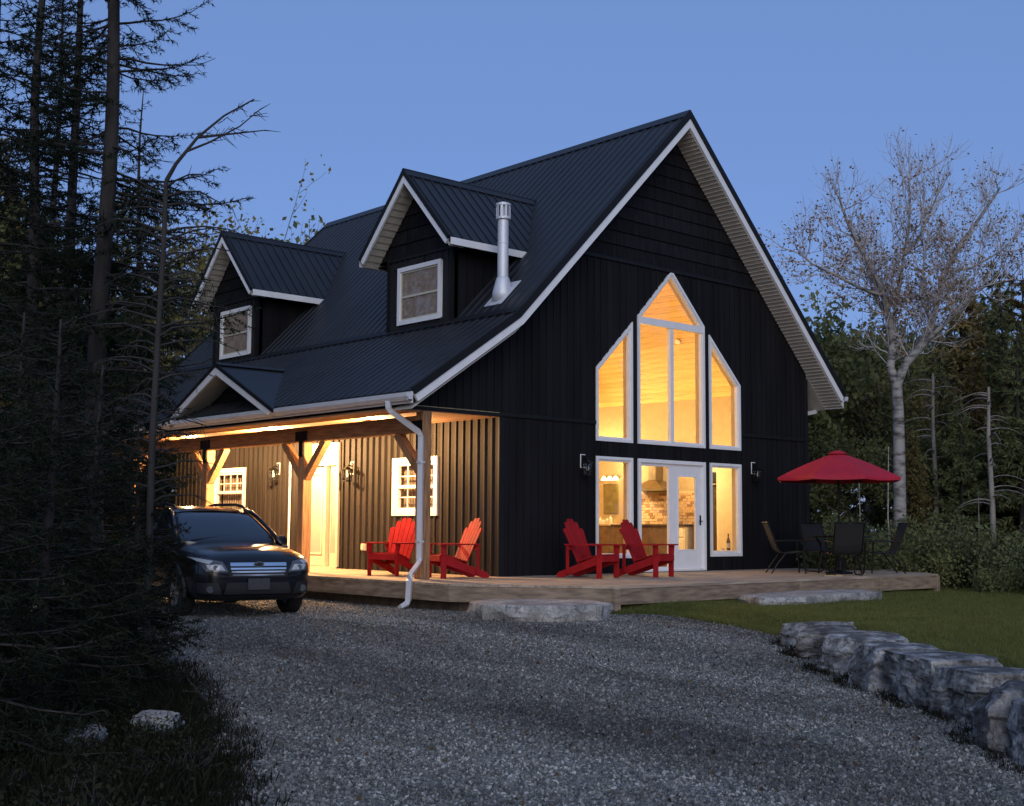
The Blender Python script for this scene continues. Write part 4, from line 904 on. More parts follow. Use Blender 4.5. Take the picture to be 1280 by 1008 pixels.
ilamp('kitchen_fill_lamp', 'added unseen warm lamp brightening the far end of the kitchen', (7.9, 5.7, 2.6), 230, .1)  # added out of view so the brick backsplash gets more light
ilamp('kitchen_fill_lamp', 'small added unseen warm lamp above the kitchen island', (6.9, 3.1, 2.66), 150, .05, .07, .08)  # added to light the cabinet fronts, kept low-profile to stay unseen
bo = thing('bottle', 'dark brown bottle with a pale label on the sill of the lower right window', 'bottle', (6.55, .16, .40))
m = MB(); m.lathe([(.036, 0), (.04, .01), (.04, .18), (.03, .22), (.014, .27), (.014, .33), (.017, .335), (.017, .35)], 16); m.build('bottle_glass', 'bottle', bo, True)
m = MB(); m.lathe([(.0405, .05), (.0405, .15)], 16); m.build('paper_label', 'label', bo)
m = MB(); m.lathe([(.035, 0), (.045, .04), (.04, .045)], 12); o = m.build('small_bowl', 'label'); o.location = (6.36, .16, .40); tag(o, 'small tan bowl beside the bottle on the lower right window sill', 'bowl')
m = MB(); m.box(mir(xL1)+.04, mir(xL0)-.04, .07, .24, .36, .398); m.build('inner_sill', 'vinyl', lr)

# ------------------------------------------------------------------ porch and wall lamps
def lantern(loc, rz, label, bulb='bulbglow'):
    t_ = thing('wall_lantern', label, 'lantern', loc, rz, 'lanterns on the house walls')     # local +y points away from the wall
    m_ = MB(); m_.bbox(-.055, .055, .0, .018, -.02, .20, .005); m_.build('back_plate', 'black', t_)
    m_ = MB(); m_.rtube([(0, .018, .13), (0, .10, .14), (0, .12, .10)], .025, .02); m_.build('arm', 'black', t_)
    m_ = MB(); c = .12
    for a in (-1, 1):
        for b in (-1, 1): m_.box(a*.068-.008, a*.068+.008, c+b*.068-.008, c+b*.068+.008, -.17, .06)
    m_.box(-.08, .08, c-.08, c+.08, -.185, -.168); m_.build('cage', 'black', t_)
    m_ = MB(); m_.add([(-.09, c-.09, .055), (.09, c-.09, .055), (.09, c+.09, .055), (-.09, c+.09, .055), (-.03, c-.03, .10), (.03, c-.03, .10), (.03, c+.03, .10), (-.03, c+.03, .10)], [(0,3,2,1),(4,5,6,7),(0,1,5,4),(1,2,6,5),(2,3,7,6),(3,0,4,7)]); m_.build('roof_cap', 'black', t_)
    m_ = MB()
    for a, b, cc, dd in ((-.062, .062, c-.064, c-.061), (-.062, .062, c+.061, c+.064), (-.064, -.061, c-.06, c+.06), (.061, .064, c-.06, c+.06)): m_.box(a, b, cc, dd, -.166, .054)
    m_.build('lantern_glass', 'glass', t_)
    m_ = MB(); m_.lathe([(.008, .05), (.012, 0), (.028, -.05), (.024, -.085), (.004, -.10)], 12, (0, c, 0)); m_.build('bulb', bulb, t_, True)
    m_ = MB(); m_.bbox(-.068, .068, -.012, 0.0, -.04, .215, .005); m_.build('mount_block', 'white', t_)
    return t_
MT['bulbclear'] = M('clear bulb', (.7, .66, .55), .15, var=0)
lantern((-.045, 7.24, 2.0), R(90), 'lit box lantern on the porch wall left of the front door')
lantern((-.045, 4.44, 1.93), R(90), 'lit box lantern on the porch wall right of the front door')
lantern((2.03, -.045, 2.0), R(180), 'unlit black lantern on the gable wall left of the lower windows', 'bulbclear')
lantern((7.16, -.045, 2.05), R(180), 'unlit black lantern on the gable wall right of the lower windows', 'bulbclear')
pl = thing('porch_light', 'warm flush light under the porch ceiling before the front door', 'ceiling light', (-1.15, 5.75, 2.775))
m = MB(); m.lathe([(.15, 0), (.15, -.02), (.13, -.03)], 20); m.build('light_base', 'black', pl)
m = MB(); m.lathe([(.13, -.028), (.125, -.12), (.09, -.20), (.04, -.235), (.001, -.24)], 20); m.build('light_diffuser', 'lampglow', pl, True)
l = bpy.data.lights.new('porch_bulb', 'POINT'); l.energy = 1350; l.color = (1, .59, .25); l.shadow_soft_size = .05
lo = bpy.data.objects.new('porch_bulb', l); COL.objects.link(lo); lo.parent = pl; lo.location = (0, 0, -.30)
for yl, en, lab in ((2.2, 520, 'warm flush light under the porch ceiling near the red porch chairs'), (9.2, 320, 'warm flush light under the porch ceiling near the far porch window')):
    p2 = copy_tree(pl); p2.location = (-1.15, yl, 2.775); p2['label'] = lab; p2['group'] = pl['group'] = 'porch ceiling lights'
    for ch in p2.children:
        if ch.type == 'LIGHT': ch.data = ch.data.copy(); ch.data.energy = en

# ------------------------------------------------------------------ garden furniture
def at(u, v, s):                                      # photo point at a given distance -> place
    d = fwd+rt*((u-640)/FPX)-upv*((v-504)/FPX); d = d/(d.x*f0.x+d.y*f0.y); return CAM+d*s
def face(fx, fy): return math.atan2(fx, -fy)
def adirondack():
    t_ = thing('adirondack_chair', '', 'chair')
    for s in (-1, 1):
        m = MB(); m.bbox(s*.285-.0125, s*.285+.0125, -.385, -.285, 0, .555, .004); m.build('front_leg', 'red', t_)
        m = MB(); x = s*.262
        pr = [(-.40, .39), (-.39, .27), (-.27, .225), (.42, .0), (.52, .0), (.54, .04), (.50, .09), (.10, .235), (-.28, .375)]
        m.prism(pr, 0, x-.012, x+.012); m.build('side_rail', 'red', t_)
        m = MB(); pr = [(s*.225, -.43), (s*.385, -.43), (s*.40, -.40), (s*.395, -.10), (s*.36, .15), (s*.33, .34), (s*.27, .36), (s*.25, .1), (s*.215, -.1), (s*.21, -.40)]
        m.prism(pr, 2, .555, .578); m.build('armrest', 'red', t_)
        m = MB(); m.prism([(-.385, .555), (-.30, .555), (-.335, .40), (-.37, .38)], 0, s*.30, s*.325); m.build('arm_bracket', 'red', t_)
        m = MB(); m.bbox(s*.29-.012, s*.29+.012, .27, .33, .07, .555, .004); m.build('rear_leg', 'red', t_)
    for k in range(6):
        y = -.395+k*.088; z_ = .385-.03*(k == 0)-.34*max(0, y+.28)*.9
        m = MB(); m.bar((-.275, y+.035, z_), (.275, y+.035, z_), .08, .018, (0, .32 if k else -.5, 1)); m.build('seat_slat', 'red', t_)
    m = MB(); m.bbox(-.275, .275, -.405, -.388, .28, .385, .004); m.build('front_apron', 'red', t_)
    ang = R(24); by, bz = .08, .20
    n = 6
    for k in range(n):
        c = (k-(n-1)/2); xb, xt = c*.082, c*.104; L_ = .90-.030*c*c; w0, w1 = .037, .048
        pts = [(xb-w0, 0), (xb+w0, 0), (xt+w1, L_-.05)]+[(xt+w1*math.cos(a), L_-.05+.05*math.sin(a)) for a in (R(35), R(65), R(90), R(115), R(145))]+[(xt-w1, L_-.05)]
        V = [];
        for off in (0, .018):
            for (px, pl_) in pts: V.append((px, by+pl_*math.sin(ang)+off*math.cos(ang), bz+pl_*math.cos(ang)-off*math.sin(ang)))
        nn = len(pts); m = MB(); m.add(V, [tuple(range(nn)), tuple(range(2*nn-1, nn-1, -1))]+[(i, i+nn, (i+1) % nn+nn, (i+1) % nn) for i in range(nn)]); m.build('back_slat', 'red', t_)
    for l_, w in ((.36, .34), (.68, .27)):
        y, z_ = by+l_*math.sin(ang)+.035, bz+l_*math.cos(ang)-.02
        m = MB(); m.bar((-w, y, z_), (w, y, z_), .022, .07, (0, .4, .9)); m.build('back_rail', 'red', t_)
    return t_
ch = adirondack()
CH = [(-1.15, 1.50, -.93, -.36, 'bright red adirondack chair on the porch half behind the downspout'), (-.92, .10, -.97, .22, 'red adirondack chair at the porch corner right of the post, seen side-on'),
      (1.12, -1.15, .22, -.97, 'dark red adirondack chair on the front deck nearest the dark wall corner'), (2.33, -1.35, .22, -.97, 'dark red adirondack chair in front of the patio door')]
for i, (x, y, fx, fy, lab) in enumerate(CH):
    o = ch if i == 0 else copy_tree(ch)
    o.location = (x, y, 0); o.rotation_euler = (0, 0, face(fx, fy)); o['label'] = lab; o['group'] = 'red adirondack chairs'
# parasol
pu = at(1050, 715, 24.6)
um = thing('patio_umbrella', 'open red patio umbrella over the dark table at the deck end', 'umbrella', (pu.x, pu.y, 0), R(12))
m = MB(); m.lathe([(.022, .0), (.022, 2.36)], 12); m.build('pole', 'black', um)
m = MB(); m.lathe([(.0, 0), (.24, 0), (.25, .03), (.06, .07), (.05, .25), (.03, .26)], 20); m.build('base', 'black', um)
for k in range(8):
    m = MB(); a0, a1 = k*math.pi/4, (k+1)*math.pi/4; V = []; F = []; nu, nv = 8, 8
    for i in range(nv+1):
        t = i/nv
        for j in range(nu+1):
            f = j/nu; a = a0+(a1-a0)*f; ch_ = math.cos(math.pi/8)/math.cos(a-(a0+a1)/2)
            r_ = (.10+1.14*t)*ch_; sag = -.05*math.sin(f*math.pi)*t*t; zc = 2.33-.36*t-.12*t**1.8
            rr = r_-.05*math.sin(f*math.pi)*t**3
            V.append((rr*math.cos(a), rr*math.sin(a), zc+sag+.035*t*math.sin(f*math.pi)))
    for j in range(nu+1):
        V.append((V[nv*(nu+1)+j][0], V[nv*(nu+1)+j][1], V[nv*(nu+1)+j][2]-.055))
    for i in range(nv+1):
        for j in range(nu): q = i*(nu+1)+j; F.append((q, q+1, q+nu+2, q+nu+1))
    m.add(V, F); m.build('canopy_panel', 'canopy', um, True)
    m = MB(); m.bar((0.05*math.cos(a0), .05*math.sin(a0), 2.29), (1.2*math.cos(a0), 1.2*math.sin(a0), 1.82), .014, .02); m.build('rib', 'black', um)
m = MB(); m.lathe([(.20, 2.325), (.12, 2.37), (.03, 2.395), (.001, 2.40)], 16); m.build('vent_cap', 'canopy', um, True)
m = MB(); m.lathe([(.015, 2.39), (.02, 2.41), (.001, 2.43)], 10); m.build('finial', 'black', um)
m = MB(); m.bar((-.02, -.02, 1.12), (.14, -.04, 1.2), .02, .02); m.build('crank', 'chrome', um)
tb = thing('patio_table', 'round dark metal patio table under the red umbrella', 'table', (pu.x, pu.y, 0))
m = MB(); m.lathe([(.035, .70), (.58, .70), (.60, .715), (.58, .73), (.035, .73)], 32); m.build('table_top', 'black', tb)
for k in range(4):
    a = math.pi/4+k*math.pi/2; m = MB(); m.tube([(.44*math.cos(a), .44*math.sin(a), .70), (.33*math.cos(a), .33*math.sin(a), .40), (.42*math.cos(a), .42*math.sin(a), .0)], .017, 8); m.build('table_leg', 'black', tb)
def sling(rocker):
    t_ = thing('patio_chair', '', 'chair')
    for s in (-1, 1):
        x = s*.27
        if rocker:
            m = MB(); m.tube([(x, -.22, .40), (x, -.34, .22), (x, -.33, .06), (x, -.24, .015), (x, .15, .012), (x, .28, .05), (x, .31, .14)], .014, 8); m.build('runner_leg', 'black', t_)
        else:
            m = MB(); m.tube([(x, -.26, .62), (x, -.27, .40), (x, -.30, .0)], .014, 8); m.build('front_leg', 'black', t_)
            m = MB(); m.tube([(x, .05, .42), (x, .22, .22), (x, .36, .0)], .014, 8); m.build('rear_leg', 'black', t_)
        m = MB(); m.tube([(x, -.26, .42), (x, .0, .39), (x, .16, .40), (x, .24, .50), (x, .42, .98)], .015, 8); m.build('side_tube', 'black', t_)
        m = MB(); m.tube([(x+s*.02, -.27, .40), (x+s*.02, -.28, .60), (x+s*.02, -.22, .635), (x+s*.02, .1, .63), (x+s*.02, .29, .62)], .016, 8); m.build('armrest', 'black', t_)
    m = MB(); V = []; P = [(-.25, .425), (-.1, .40), (.05, .395), (.15, .41), (.22, .48), (.28, .62), (.36, .84), (.41, .97)]
    for (y, z_) in P: V += [(-.265, y, z_), (0, y-.0, z_-.015), (.265, y, z_)]
    V += [(a, b+.006, c-.006) for a, b, c in V]; n = len(P)*3
    F = [(i*3+j, i*3+j+1, i*3+j+4, i*3+j+3) for i in range(len(P)-1) for j in (0, 1)]+[(n+i*3+j+3, n+i*3+j+4, n+i*3+j+1, n+i*3+j) for i in range(len(P)-1) for j in (0, 1)]
    m.add(V, F); m.build('sling_seat', 'sling', t_, True)
    m = MB(); m.tube([(-.27, .42, .98), (.27, .42, .98)], .015, 8); m.build('top_rail', 'black', t_)
    return t_
c0 = sling(False); c1 = sling(True)
rv = (r0.x, r0.y)
def put(o, p, fx, fy, lab): o.location = (p.x, p.y, 0); o.rotation_euler = (0, 0, face(fx, fy)); o['label'] = lab; o['group'] = 'black patio chairs'
put(c0, at(1104, 715, 24.9), -rv[0], -rv[1], 'black sling chair on the right of the patio table, facing left')
c2 = copy_tree(c0); put(c2, at(984, 715, 24.6), rv[0], rv[1], 'black sling chair left of the patio table against the dark wall')
put(c1, at(1056, 715, 23.7), f0.x*.95, f0.y*.95, 'black sled-base sling chair with its back to the viewer, before the patio table')
c3 = copy_tree(c1); put(c3, at(1030, 714, 25.6), -f0.x*.8+.3, -f0.y, 'black sled-base sling chair behind the patio table')
for k, (u_, a) in enumerate(((1036, .2), (1046, -.2))):
    p = at(u_, 718, 23.2); t_ = thing('sandal', ('gold sandal left of its pair on the deck edge by the table', 'gold sandal right of its pair on the deck edge by the table')[k], 'sandal', (p.x, p.y, 0), R(40+20*a), 'pair of sandals'); t_.scale = (.8, .8, .8)
    m = MB(); m.prism([(-.04, -.12), (.03, -.125), (.045, -.03), (.045, .08), (.01, .13), (-.035, .11), (-.045, 0)], 2, 0.0, .03); m.build('sole', 'gold', t_)
    m = MB(); m.tube([(-.045, .04, .03), (-.03, .05, .07), (.0, .05, .085), (.035, .05, .065), (.045, .04, .03)], .014, 8); m.build('strap', 'black', t_)

# ------------------------------------------------------------------ the parked car
car = thing('parked_car', 'black wagon with roof rails parked on the gravel by the porch', 'car')
car.location = (-5.25+.2*1.37, -.25+.98*1.37, zdrive(-5.2, -.2)); car.rotation_euler = (0, 0, math.atan2(-.98, -.2))
ST = [(2.31, .46, .38, .68, .72), (2.28, .66, .30, .74, .80), (2.18, .79, .25, .80, .895), (1.98, .855, .23, .85, .955), (1.55, .89, .22, .90, 1.01), (1.1, .905, .22, .94, 1.04), (.75, .91, .22, .95, 1.05),
      (.1, .912, .22, .97, 1.03), (-.8, .912, .22, .99, 1.03), (-1.6, .905, .23, 1.02, 1.05), (-2.1, .88, .27, 1.03, 1.06), (-2.38, .80, .34, .98, 1.02), (-2.47, .60, .45, .86, .90)]
def sect(w, zb, sh, tp):
    h = sh-zb; half = [(0, zb), (.55*w, zb), (.86*w, zb+.02), (.965*w, zb+.12*h), (.99*w, zb+.40*h), (1.0*w, zb+.66*h), (.985*w, sh-.07), (.955*w, sh-.01), (.80*w, sh+.55*(tp-sh)), (.45*w, tp-.008), (0, tp)]
    return half+[(-a, b) for a, b in half[-2:0:-1]]
def loft(secs, name):
    n = len(secs[0][1]); V = []; F = []
    for x, S in secs: V += [(x, a, b) for a, b in S]
    for i in range(len(secs)-1):
        for j in range(n): F.append((i*n+j, i*n+(j+1) % n, (i+1)*n+(j+1) % n, (i+1)*n+j))
    F += [tuple(range(n)), tuple(range((len(secs)-1)*n, len(secs)*n))[::-1]]
    m_ = MB(); m_.add(V, F); return m_
def applied(o):
    dg = bpy.context.evaluated_depsgraph_get(); me = bpy.data.meshes.new_from_object(o.evaluated_get(dg)); o.modifiers.clear(); o.data = me; return o
body = loft([(s[0], sect(*s[1:])) for s in ST], 'body').build('body', 'carpaint', car, True)
sub = body.modifiers.new('s', 'SUBSURF'); sub.levels = sub.render_levels = 2
cutm = MB()
for x in (1.37, -1.37):
    for s in (-1, 1):
        n = 28; pr = [(x+.375*math.cos(2*math.pi*k/n), .335+.375*math.sin(2*math.pi*k/n)) for k in range(n)]; cutm.prism(pr, 1, s*.60, s*1.2)
cut_o = cutm.build('wheel_cutter', 'cladding')
body_bvh_src = None
applied(body)
bvh = BVHTree.FromPolygons([v.co[:] for v in body.data.vertices], [p.vertices[:] for p in body.data.polygons])
bo_ = body.modifiers.new('b', 'BOOLEAN'); bo_.object = cut_o; bo_.operation = 'DIFFERENCE'; bo_.solver = 'EXACT'
applied(body); bpy.data.objects.remove(cut_o); body.data.set_sharp_from_angle(angle=R(40))
def fhit(y, z_, off):
    h = bvh.ray_cast(Vector((6, y, z_)), Vector((-1, 0, 0)))
    return (h[0].x if h[0] is not None else 1.5)+off
def patch(name, mat, corners, off=.006, nu=10, nv=6, parent=car, bulge=0):
    a, b, c, d = [Vector(p) for p in corners]; m_ = MB(); V = []
    for i in range(nv+1):
        for j in range(nu+1):
            u_, v_ = j/nu, i/nv; p = a*(1-u_)*(1-v_)+b*u_*(1-v_)+c*u_*v_+d*(1-u_)*v_
            V.append((fhit(p.x, p.y, off+bulge*math.sin(u_*math.pi)*math.sin(v_*math.pi)), p.x, p.y))
    m_.add(V, [(i*(nu+1)+j, i*(nu+1)+j+1, (i+1)*(nu+1)+j+1, (i+1)*(nu+1)+j) for i in range(nv) for j in range(nu)])
    return m_.build(name, mat, parent, True)
patch('grille_opening', 'cladding', [(-.42, .575), (.42, .575), (.40, .775), (-.40, .775)], .004)
for z0, z1, w in ((.725, .772, .40), (.678, .702, .395), (.635, .657, .385), (.592, .612, .37)): patch('grille_bar', 'chrome', [(-w, z0), (w, z0), (w, z1), (-w, z1)], .014, 14, 2)
def emblem():
    m_ = MB(); n = 24; x = fhit(0, .749, .024)
    m_.add([(x, .075*math.cos(2*math.pi*k/n), .749+.036*math.sin(2*math.pi*k/n)) for k in range(n)]+[(x, .062*math.cos(2*math.pi*k/n), .749+.026*math.sin(2*math.pi*k/n)) for k in range(n)], [(k, (k+1) % n, n+(k+1) % n, n+k) for k in range(n)])
    for (yy, z_, s) in ((-.032, .757, .014), (.0, .761, .008), (.03, .759, .008), (-.005, .741, .008), (.025, .739, .008), (.045, .749, .007)):
        m_.add([(x+.001, yy-s, z_), (x+.001, yy, z_-s*.7), (x+.001, yy+s, z_), (x+.001, yy, z_+s*.7)], [(0, 1, 2, 3)])
    return m_
m = MB(); x = fhit(0, .749, .020); n = 24; m.add([(x, .074*math.cos(2*math.pi*k/n), .749+.035*math.sin(2*math.pi*k/n)) for k in range(n)], [tuple(range(n))]); eb = m.build('emblem', 'carpaint', car); emblem().build('emblem_stars', 'chrome', eb)
for s in (-1, 1):
    hl = patch('headlight', 'lensdark', [(s*.43, .645), (s*.72, .655), (s*.85, .86), (s*.50, .785)], .006)
    patch('lens', 'lens', [(s*.47, .665), (s*.68, .675), (s*.72, .745), (s*.52, .745)], .012, parent=hl)
    patch('lens_trim', 'lens', [(s*.68, .75), (s*.80, .79), (s*.845, .845), (s*.62, .795)], .010, parent=hl)
    m = MB(); yy, z_ = s*.60, .705; x = fhit(yy, z_, .016); n = 16; m.add([(x, yy+.036*math.cos(2*math.pi*k/n), z_+.036*math.sin(2*math.pi*k/n)) for k in range(n)], [tuple(range(n))]); m.build('projector', 'chrome', hl)
    patch('fog_recess', 'cladding', [(s*.50, .33), (s*.80, .36), (s*.83, .50), (s*.56, .50)], .006)
    m = MB(); yy, z_ = s*.66, .41; x = fhit(yy, z_, .02); m.add([(x, yy+.048*math.cos(2*math.pi*k/n), z_+.048*math.sin(2*math.pi*k/n)) for k in range(n)]+[(x-.05, yy+.055*math.cos(2*math.pi*k/n), z_+.055*math.sin(2*math.pi*k/n)) for k in range(n)], [tuple(range(n))]+[(k, (k+1) % n, n+(k+1) % n, n+k) for k in range(n)]); m.build('fog_lamp', 'lensdark', car)
patch('lower_grille', 'cladding', [(-.48, .34), (.48, .34), (.44, .50), (-.44, .50)], .005)
patch('bumper_lip', 'cladding', [(-.72, .265), (.72, .265), (.74, .325), (-.74, .325)], .012, 16, 2)
xp = fhit(0, .46, .02); m = MB(); m.bbox(xp-.004, xp+.012, -.155, .155, .40, .555, .003); m.build('number_plate', 'plate', car)
# cabin
CB = [(.98, 1.035, .80, .76), (.70, 1.20, .82, .715), (.35, 1.385, .83, .66), (.10, 1.49, .83, .625), (-.25, 1.545, .83, .61), (-1.0, 1.575, .83, .605), (-1.7, 1.555, .82, .60), (-2.08, 1.49, .80, .585), (-2.28, 1.30, .78, .60), (-2.40, 1.06, .76, .68)]
def csect(zt, wb, wt):
    z0 = .96; zs = zt-.045*min(1, (zt-.98)/.4)
    half = [(0, z0), (wb, z0), (wb+(wt-wb)*.5+.012, z0+(zs-z0)*.55), (wt+.01, zs-.01), (wt-.05, zt-.012), (wt*.5, zt), (0, zt+.006)]
    return half+[(-a, b) for a, b in half[-2:0:-1]]
csecs = [(x, csect(zt, wb, wt)) for x, zt, wb, wt in CB]
gh = loft(csecs, 'g').build('window_glass', 'carglass', car, True); sub = gh.modifiers.new('s', 'SUBSURF'); sub.levels = sub.render_levels = 2; applied(gh)
gb = BVHTree.FromPolygons([v.co[:] for v in gh.data.vertices], [p.vertices[:] for p in gh.data.polygons])
m = MB(); V = []; nx, ny = 24, 12
for i in range(nx+1):
    x = .085-(2.13)*i/nx
    for j in range(ny+1):
        y = (-.60+1.2*j/ny)*(1 if x > -1.9 else .97); h = gb.ray_cast(Vector((x, y, 3)), Vector((0, 0, -1))); V.append((x, y, (h[0].z if h[0] is not None else 1.45)+.012))
m.add(V, [(i*(ny+1)+j, i*(ny+1)+j+1, (i+1)*(ny+1)+j+1, (i+1)*(ny+1)+j) for i in range(nx) for j in range(ny)]); m.build('roof_panel', 'carpaint', car, True)
def side_on(x, z_, s, off):
    h = gb.ray_cast(Vector((x, s*3, z_)), Vector((0, -s, 0))); return Vector((x, (h[0].y if h[0] is not None else s*.7)+s*off, z_))
for s in (-1, 1):
    m = MB(); m.tube([(1.0, s*.80, 1.0), (.70, s*.735, 1.19), (.35, s*.672, 1.375), (.10, s*.632, 1.475), (-.2, s*.617, 1.52)], [.035, .032, .03, .032, .035], 8); m.build('windscreen_pillar', 'carpaint', car, True)
    for xa, xb, w in ((-.42, -.50, .045), (-1.42, -1.56, .045), (-2.15, -2.0, .08)):
        m = MB(); m.tube([side_on(xa, .99, s, .0), side_on((xa+xb)/2, 1.24, s, .0), side_on(xb, 1.47, s, .0)], [w, w*.9, w*.8], 8); m.build('door_pillar', 'carpaint', car, True)
    m = MB(); m.tube([(.0, s*.545, 1.535), (-.12, s*.545, 1.575), (-.45, s*.545, 1.605), (-1.6, s*.545, 1.615), (-1.88, s*.53, 1.585), (-1.96, s*.53, 1.55)], [.02, .024, .024, .024, .024, .02], 8); m.build('roof_rail', 'cladding', car, True)
    mi = MB(); mi.bbox(.50, .62, s*.94-.10, s*.94+.10, .985, 1.12, .03); mr_ = mi.build('mirror', 'carpaint', car); m = MB(); m.bar((.58, s*.80, .99), (.56, s*.88, 1.03), .05, .04); m.build('mirror_arm', 'cladding', mr_)
    for x0_, x1_ in ((.62, -.44), (-.50, -1.5)):
        m = MB(); m.box(x1_+.12, x1_+.30, *sorted((s*.905, s*.93)), .845, .875); m.build('door_handle', 'chrome', car)
    m = MB(); m.tube([(1.0, s*.906, .962), (0, s*.912, .985), (-1.0, s*.912, 1.005), (-2.0, s*.89, 1.04)], .012, 6); m.build('belt_moulding', 'chrome', car, True)
    m = MB(); m.bbox(-.98, .98, s*.905-.02, s*.905+.02, .24, .36, .012); m.build('sill_cladding', 'cladding', car)
    for x in (1.37, -1.37):
        pts = [(x+.395*math.cos(a), s*(.90 if abs(x+.395*math.cos(a)) < 1.7 else .868), .335+.395*math.sin(a)) for a in np.linspace(R(-12), R(192), 22)]
        m = MB(); m.tube(pts, .036, 6); m.build('wheel_arch', 'cladding', car, True)
        wh = part('wheel', car); wh.location = (x, s*.80, .335); wh.rotation_euler = (R(90*-s), 0, 0)     # local z outwards
        m = MB(); m.lathe([(.21, -.10), (.30, -.11), (.328, -.09), (.335, -.05), (.335, .05), (.328, .09), (.30, .108), (.215, .10), (.21, .0)], 36, cap=False); m.build('tyre', 'tyre', wh, True)
        m = MB(); m.lathe([(.215, .095), (.20, .10), (.195, .06), (.19, -.08)], 30, cap=False); m.lathe([(.001, .085), (.05, .085), (.055, .07)], 16)
        for k in range(5):
            a = 2*math.pi*k/5
            for dd in (-.10, .10): m.bar((.04*math.cos(a+dd), .04*math.sin(a+dd), .075), (.20*math.cos(a+dd*.8), .20*math.sin(a+dd*.8), .088), .032, .02)
        m.build('rim', 'rim_al', wh)
        m = MB(); m.lathe([(.001, .0), (.17, .0), (.17, .02), (.001, .021)], 20); m.build('brake_disc', 'cladding', wh)
m = MB(); m.bar((.93, -.55, 1.062), (.80, .02, 1.135), .015, .012); m.build('wiper', 'cladding', car)
m = MB(); m.bbox(.28, .30, -.10, .10, 1.36, 1.40, .01); m.build('rear_view_mirror', 'cladding', car)

# ------------------------------------------------------------------ trees
def tubes_np(segs, sides):                            # segs: list of (p, q, r0, r1) -> vertex/face arrays
    P = np.array([s[0] for s in segs], float); Q = np.array([s[1] for s in segs], float); ra = np.array([s[2] for s in segs]); rb = np.array([s[3] for s in segs])
    d = Q-P; d /= np.linalg.norm(d, axis=1, keepdims=True)+1e-9
    ref = np.where(np.abs(d[:, 2:3]) < .9, np.array([[0, 0, 1.]]), np.array([[1., 0, 0]])); a = np.cross(d, ref); a /= np.linalg.norm(a, axis=1, keepdims=True); b = np.cross(d, a)
    n = len(P); V = np.zeros((n, 2, sides, 3))
    for j in range(sides):
        t = 2*math.pi*j/sides; o = a*math.cos(t)+b*math.sin(t); V[:, 0, j] = P+o*ra[:, None]; V[:, 1, j] = Q+o*rb[:, None]
    base = (np.arange(n)*2*sides)[:, None]; F = []
    for j in range(sides):
        k = (j+1) % sides; F += [base+np.array([[j, k, sides+k]]), base+np.array([[j, sides+k, sides+j]])]
    return V.reshape(-1, 3), np.concatenate(F)
def needles_np(rg, S, D, L, step, nl, nw, per=3, spread=.75):   # bristles along twigs: starts, dirs, lengths
    cnt = np.maximum(2, (L/step).astype(int)); idx = np.repeat(np.arange(len(L)), cnt*per); n = len(idx)
    t = rg.random(n); p = S[idx]+D[idx]*(L[idx]*t)[:, None]
    rd = rg.normal(size=(n, 3)); rd -= D[idx]*np.sum(rd*D[idx], axis=1, keepdims=True); rd /= np.linalg.norm(rd, axis=1, keepdims=True)+1e-9
    dr = D[idx]*(.55+.3*rg.random((n, 1)))+rd*spread; dr /= np.linalg.norm(dr, axis=1, keepdims=True)
    sd_ = np.cross(dr, rg.normal(size=(n, 3))); sd_ /= np.linalg.norm(sd_, axis=1, keepdims=True)+1e-9
    ln = nl*(.6+.8*rg.random((n, 1))); V = np.stack([p-sd_*nw*.5, p+sd_*nw*.5, p+dr*ln], axis=1)
    return V.reshape(-1, 3), np.arange(n*3).reshape(-1, 3)
def leaves_np(rg, P, size, asp=.6):                   # leaf quads (two triangles) at points
    n = len(P); a = rg.normal(size=(n, 3)); a /= np.linalg.norm(a, axis=1, keepdims=True); b = np.cross(a, rg.normal(size=(n, 3))); b /= np.linalg.norm(b, axis=1, keepdims=True)
    s = size*(.6+.8*rg.random((n, 1))); V = np.stack([P-a*s*.5, P+b*s*asp*.5, P+a*s*.5, P-b*s*asp*.5], axis=1).reshape(-1, 3)
    q = (np.arange(n)*4)[:, None]; return V, np.concatenate([q+np.array([[0, 1, 2]]), q+np.array([[0, 2, 3]])])
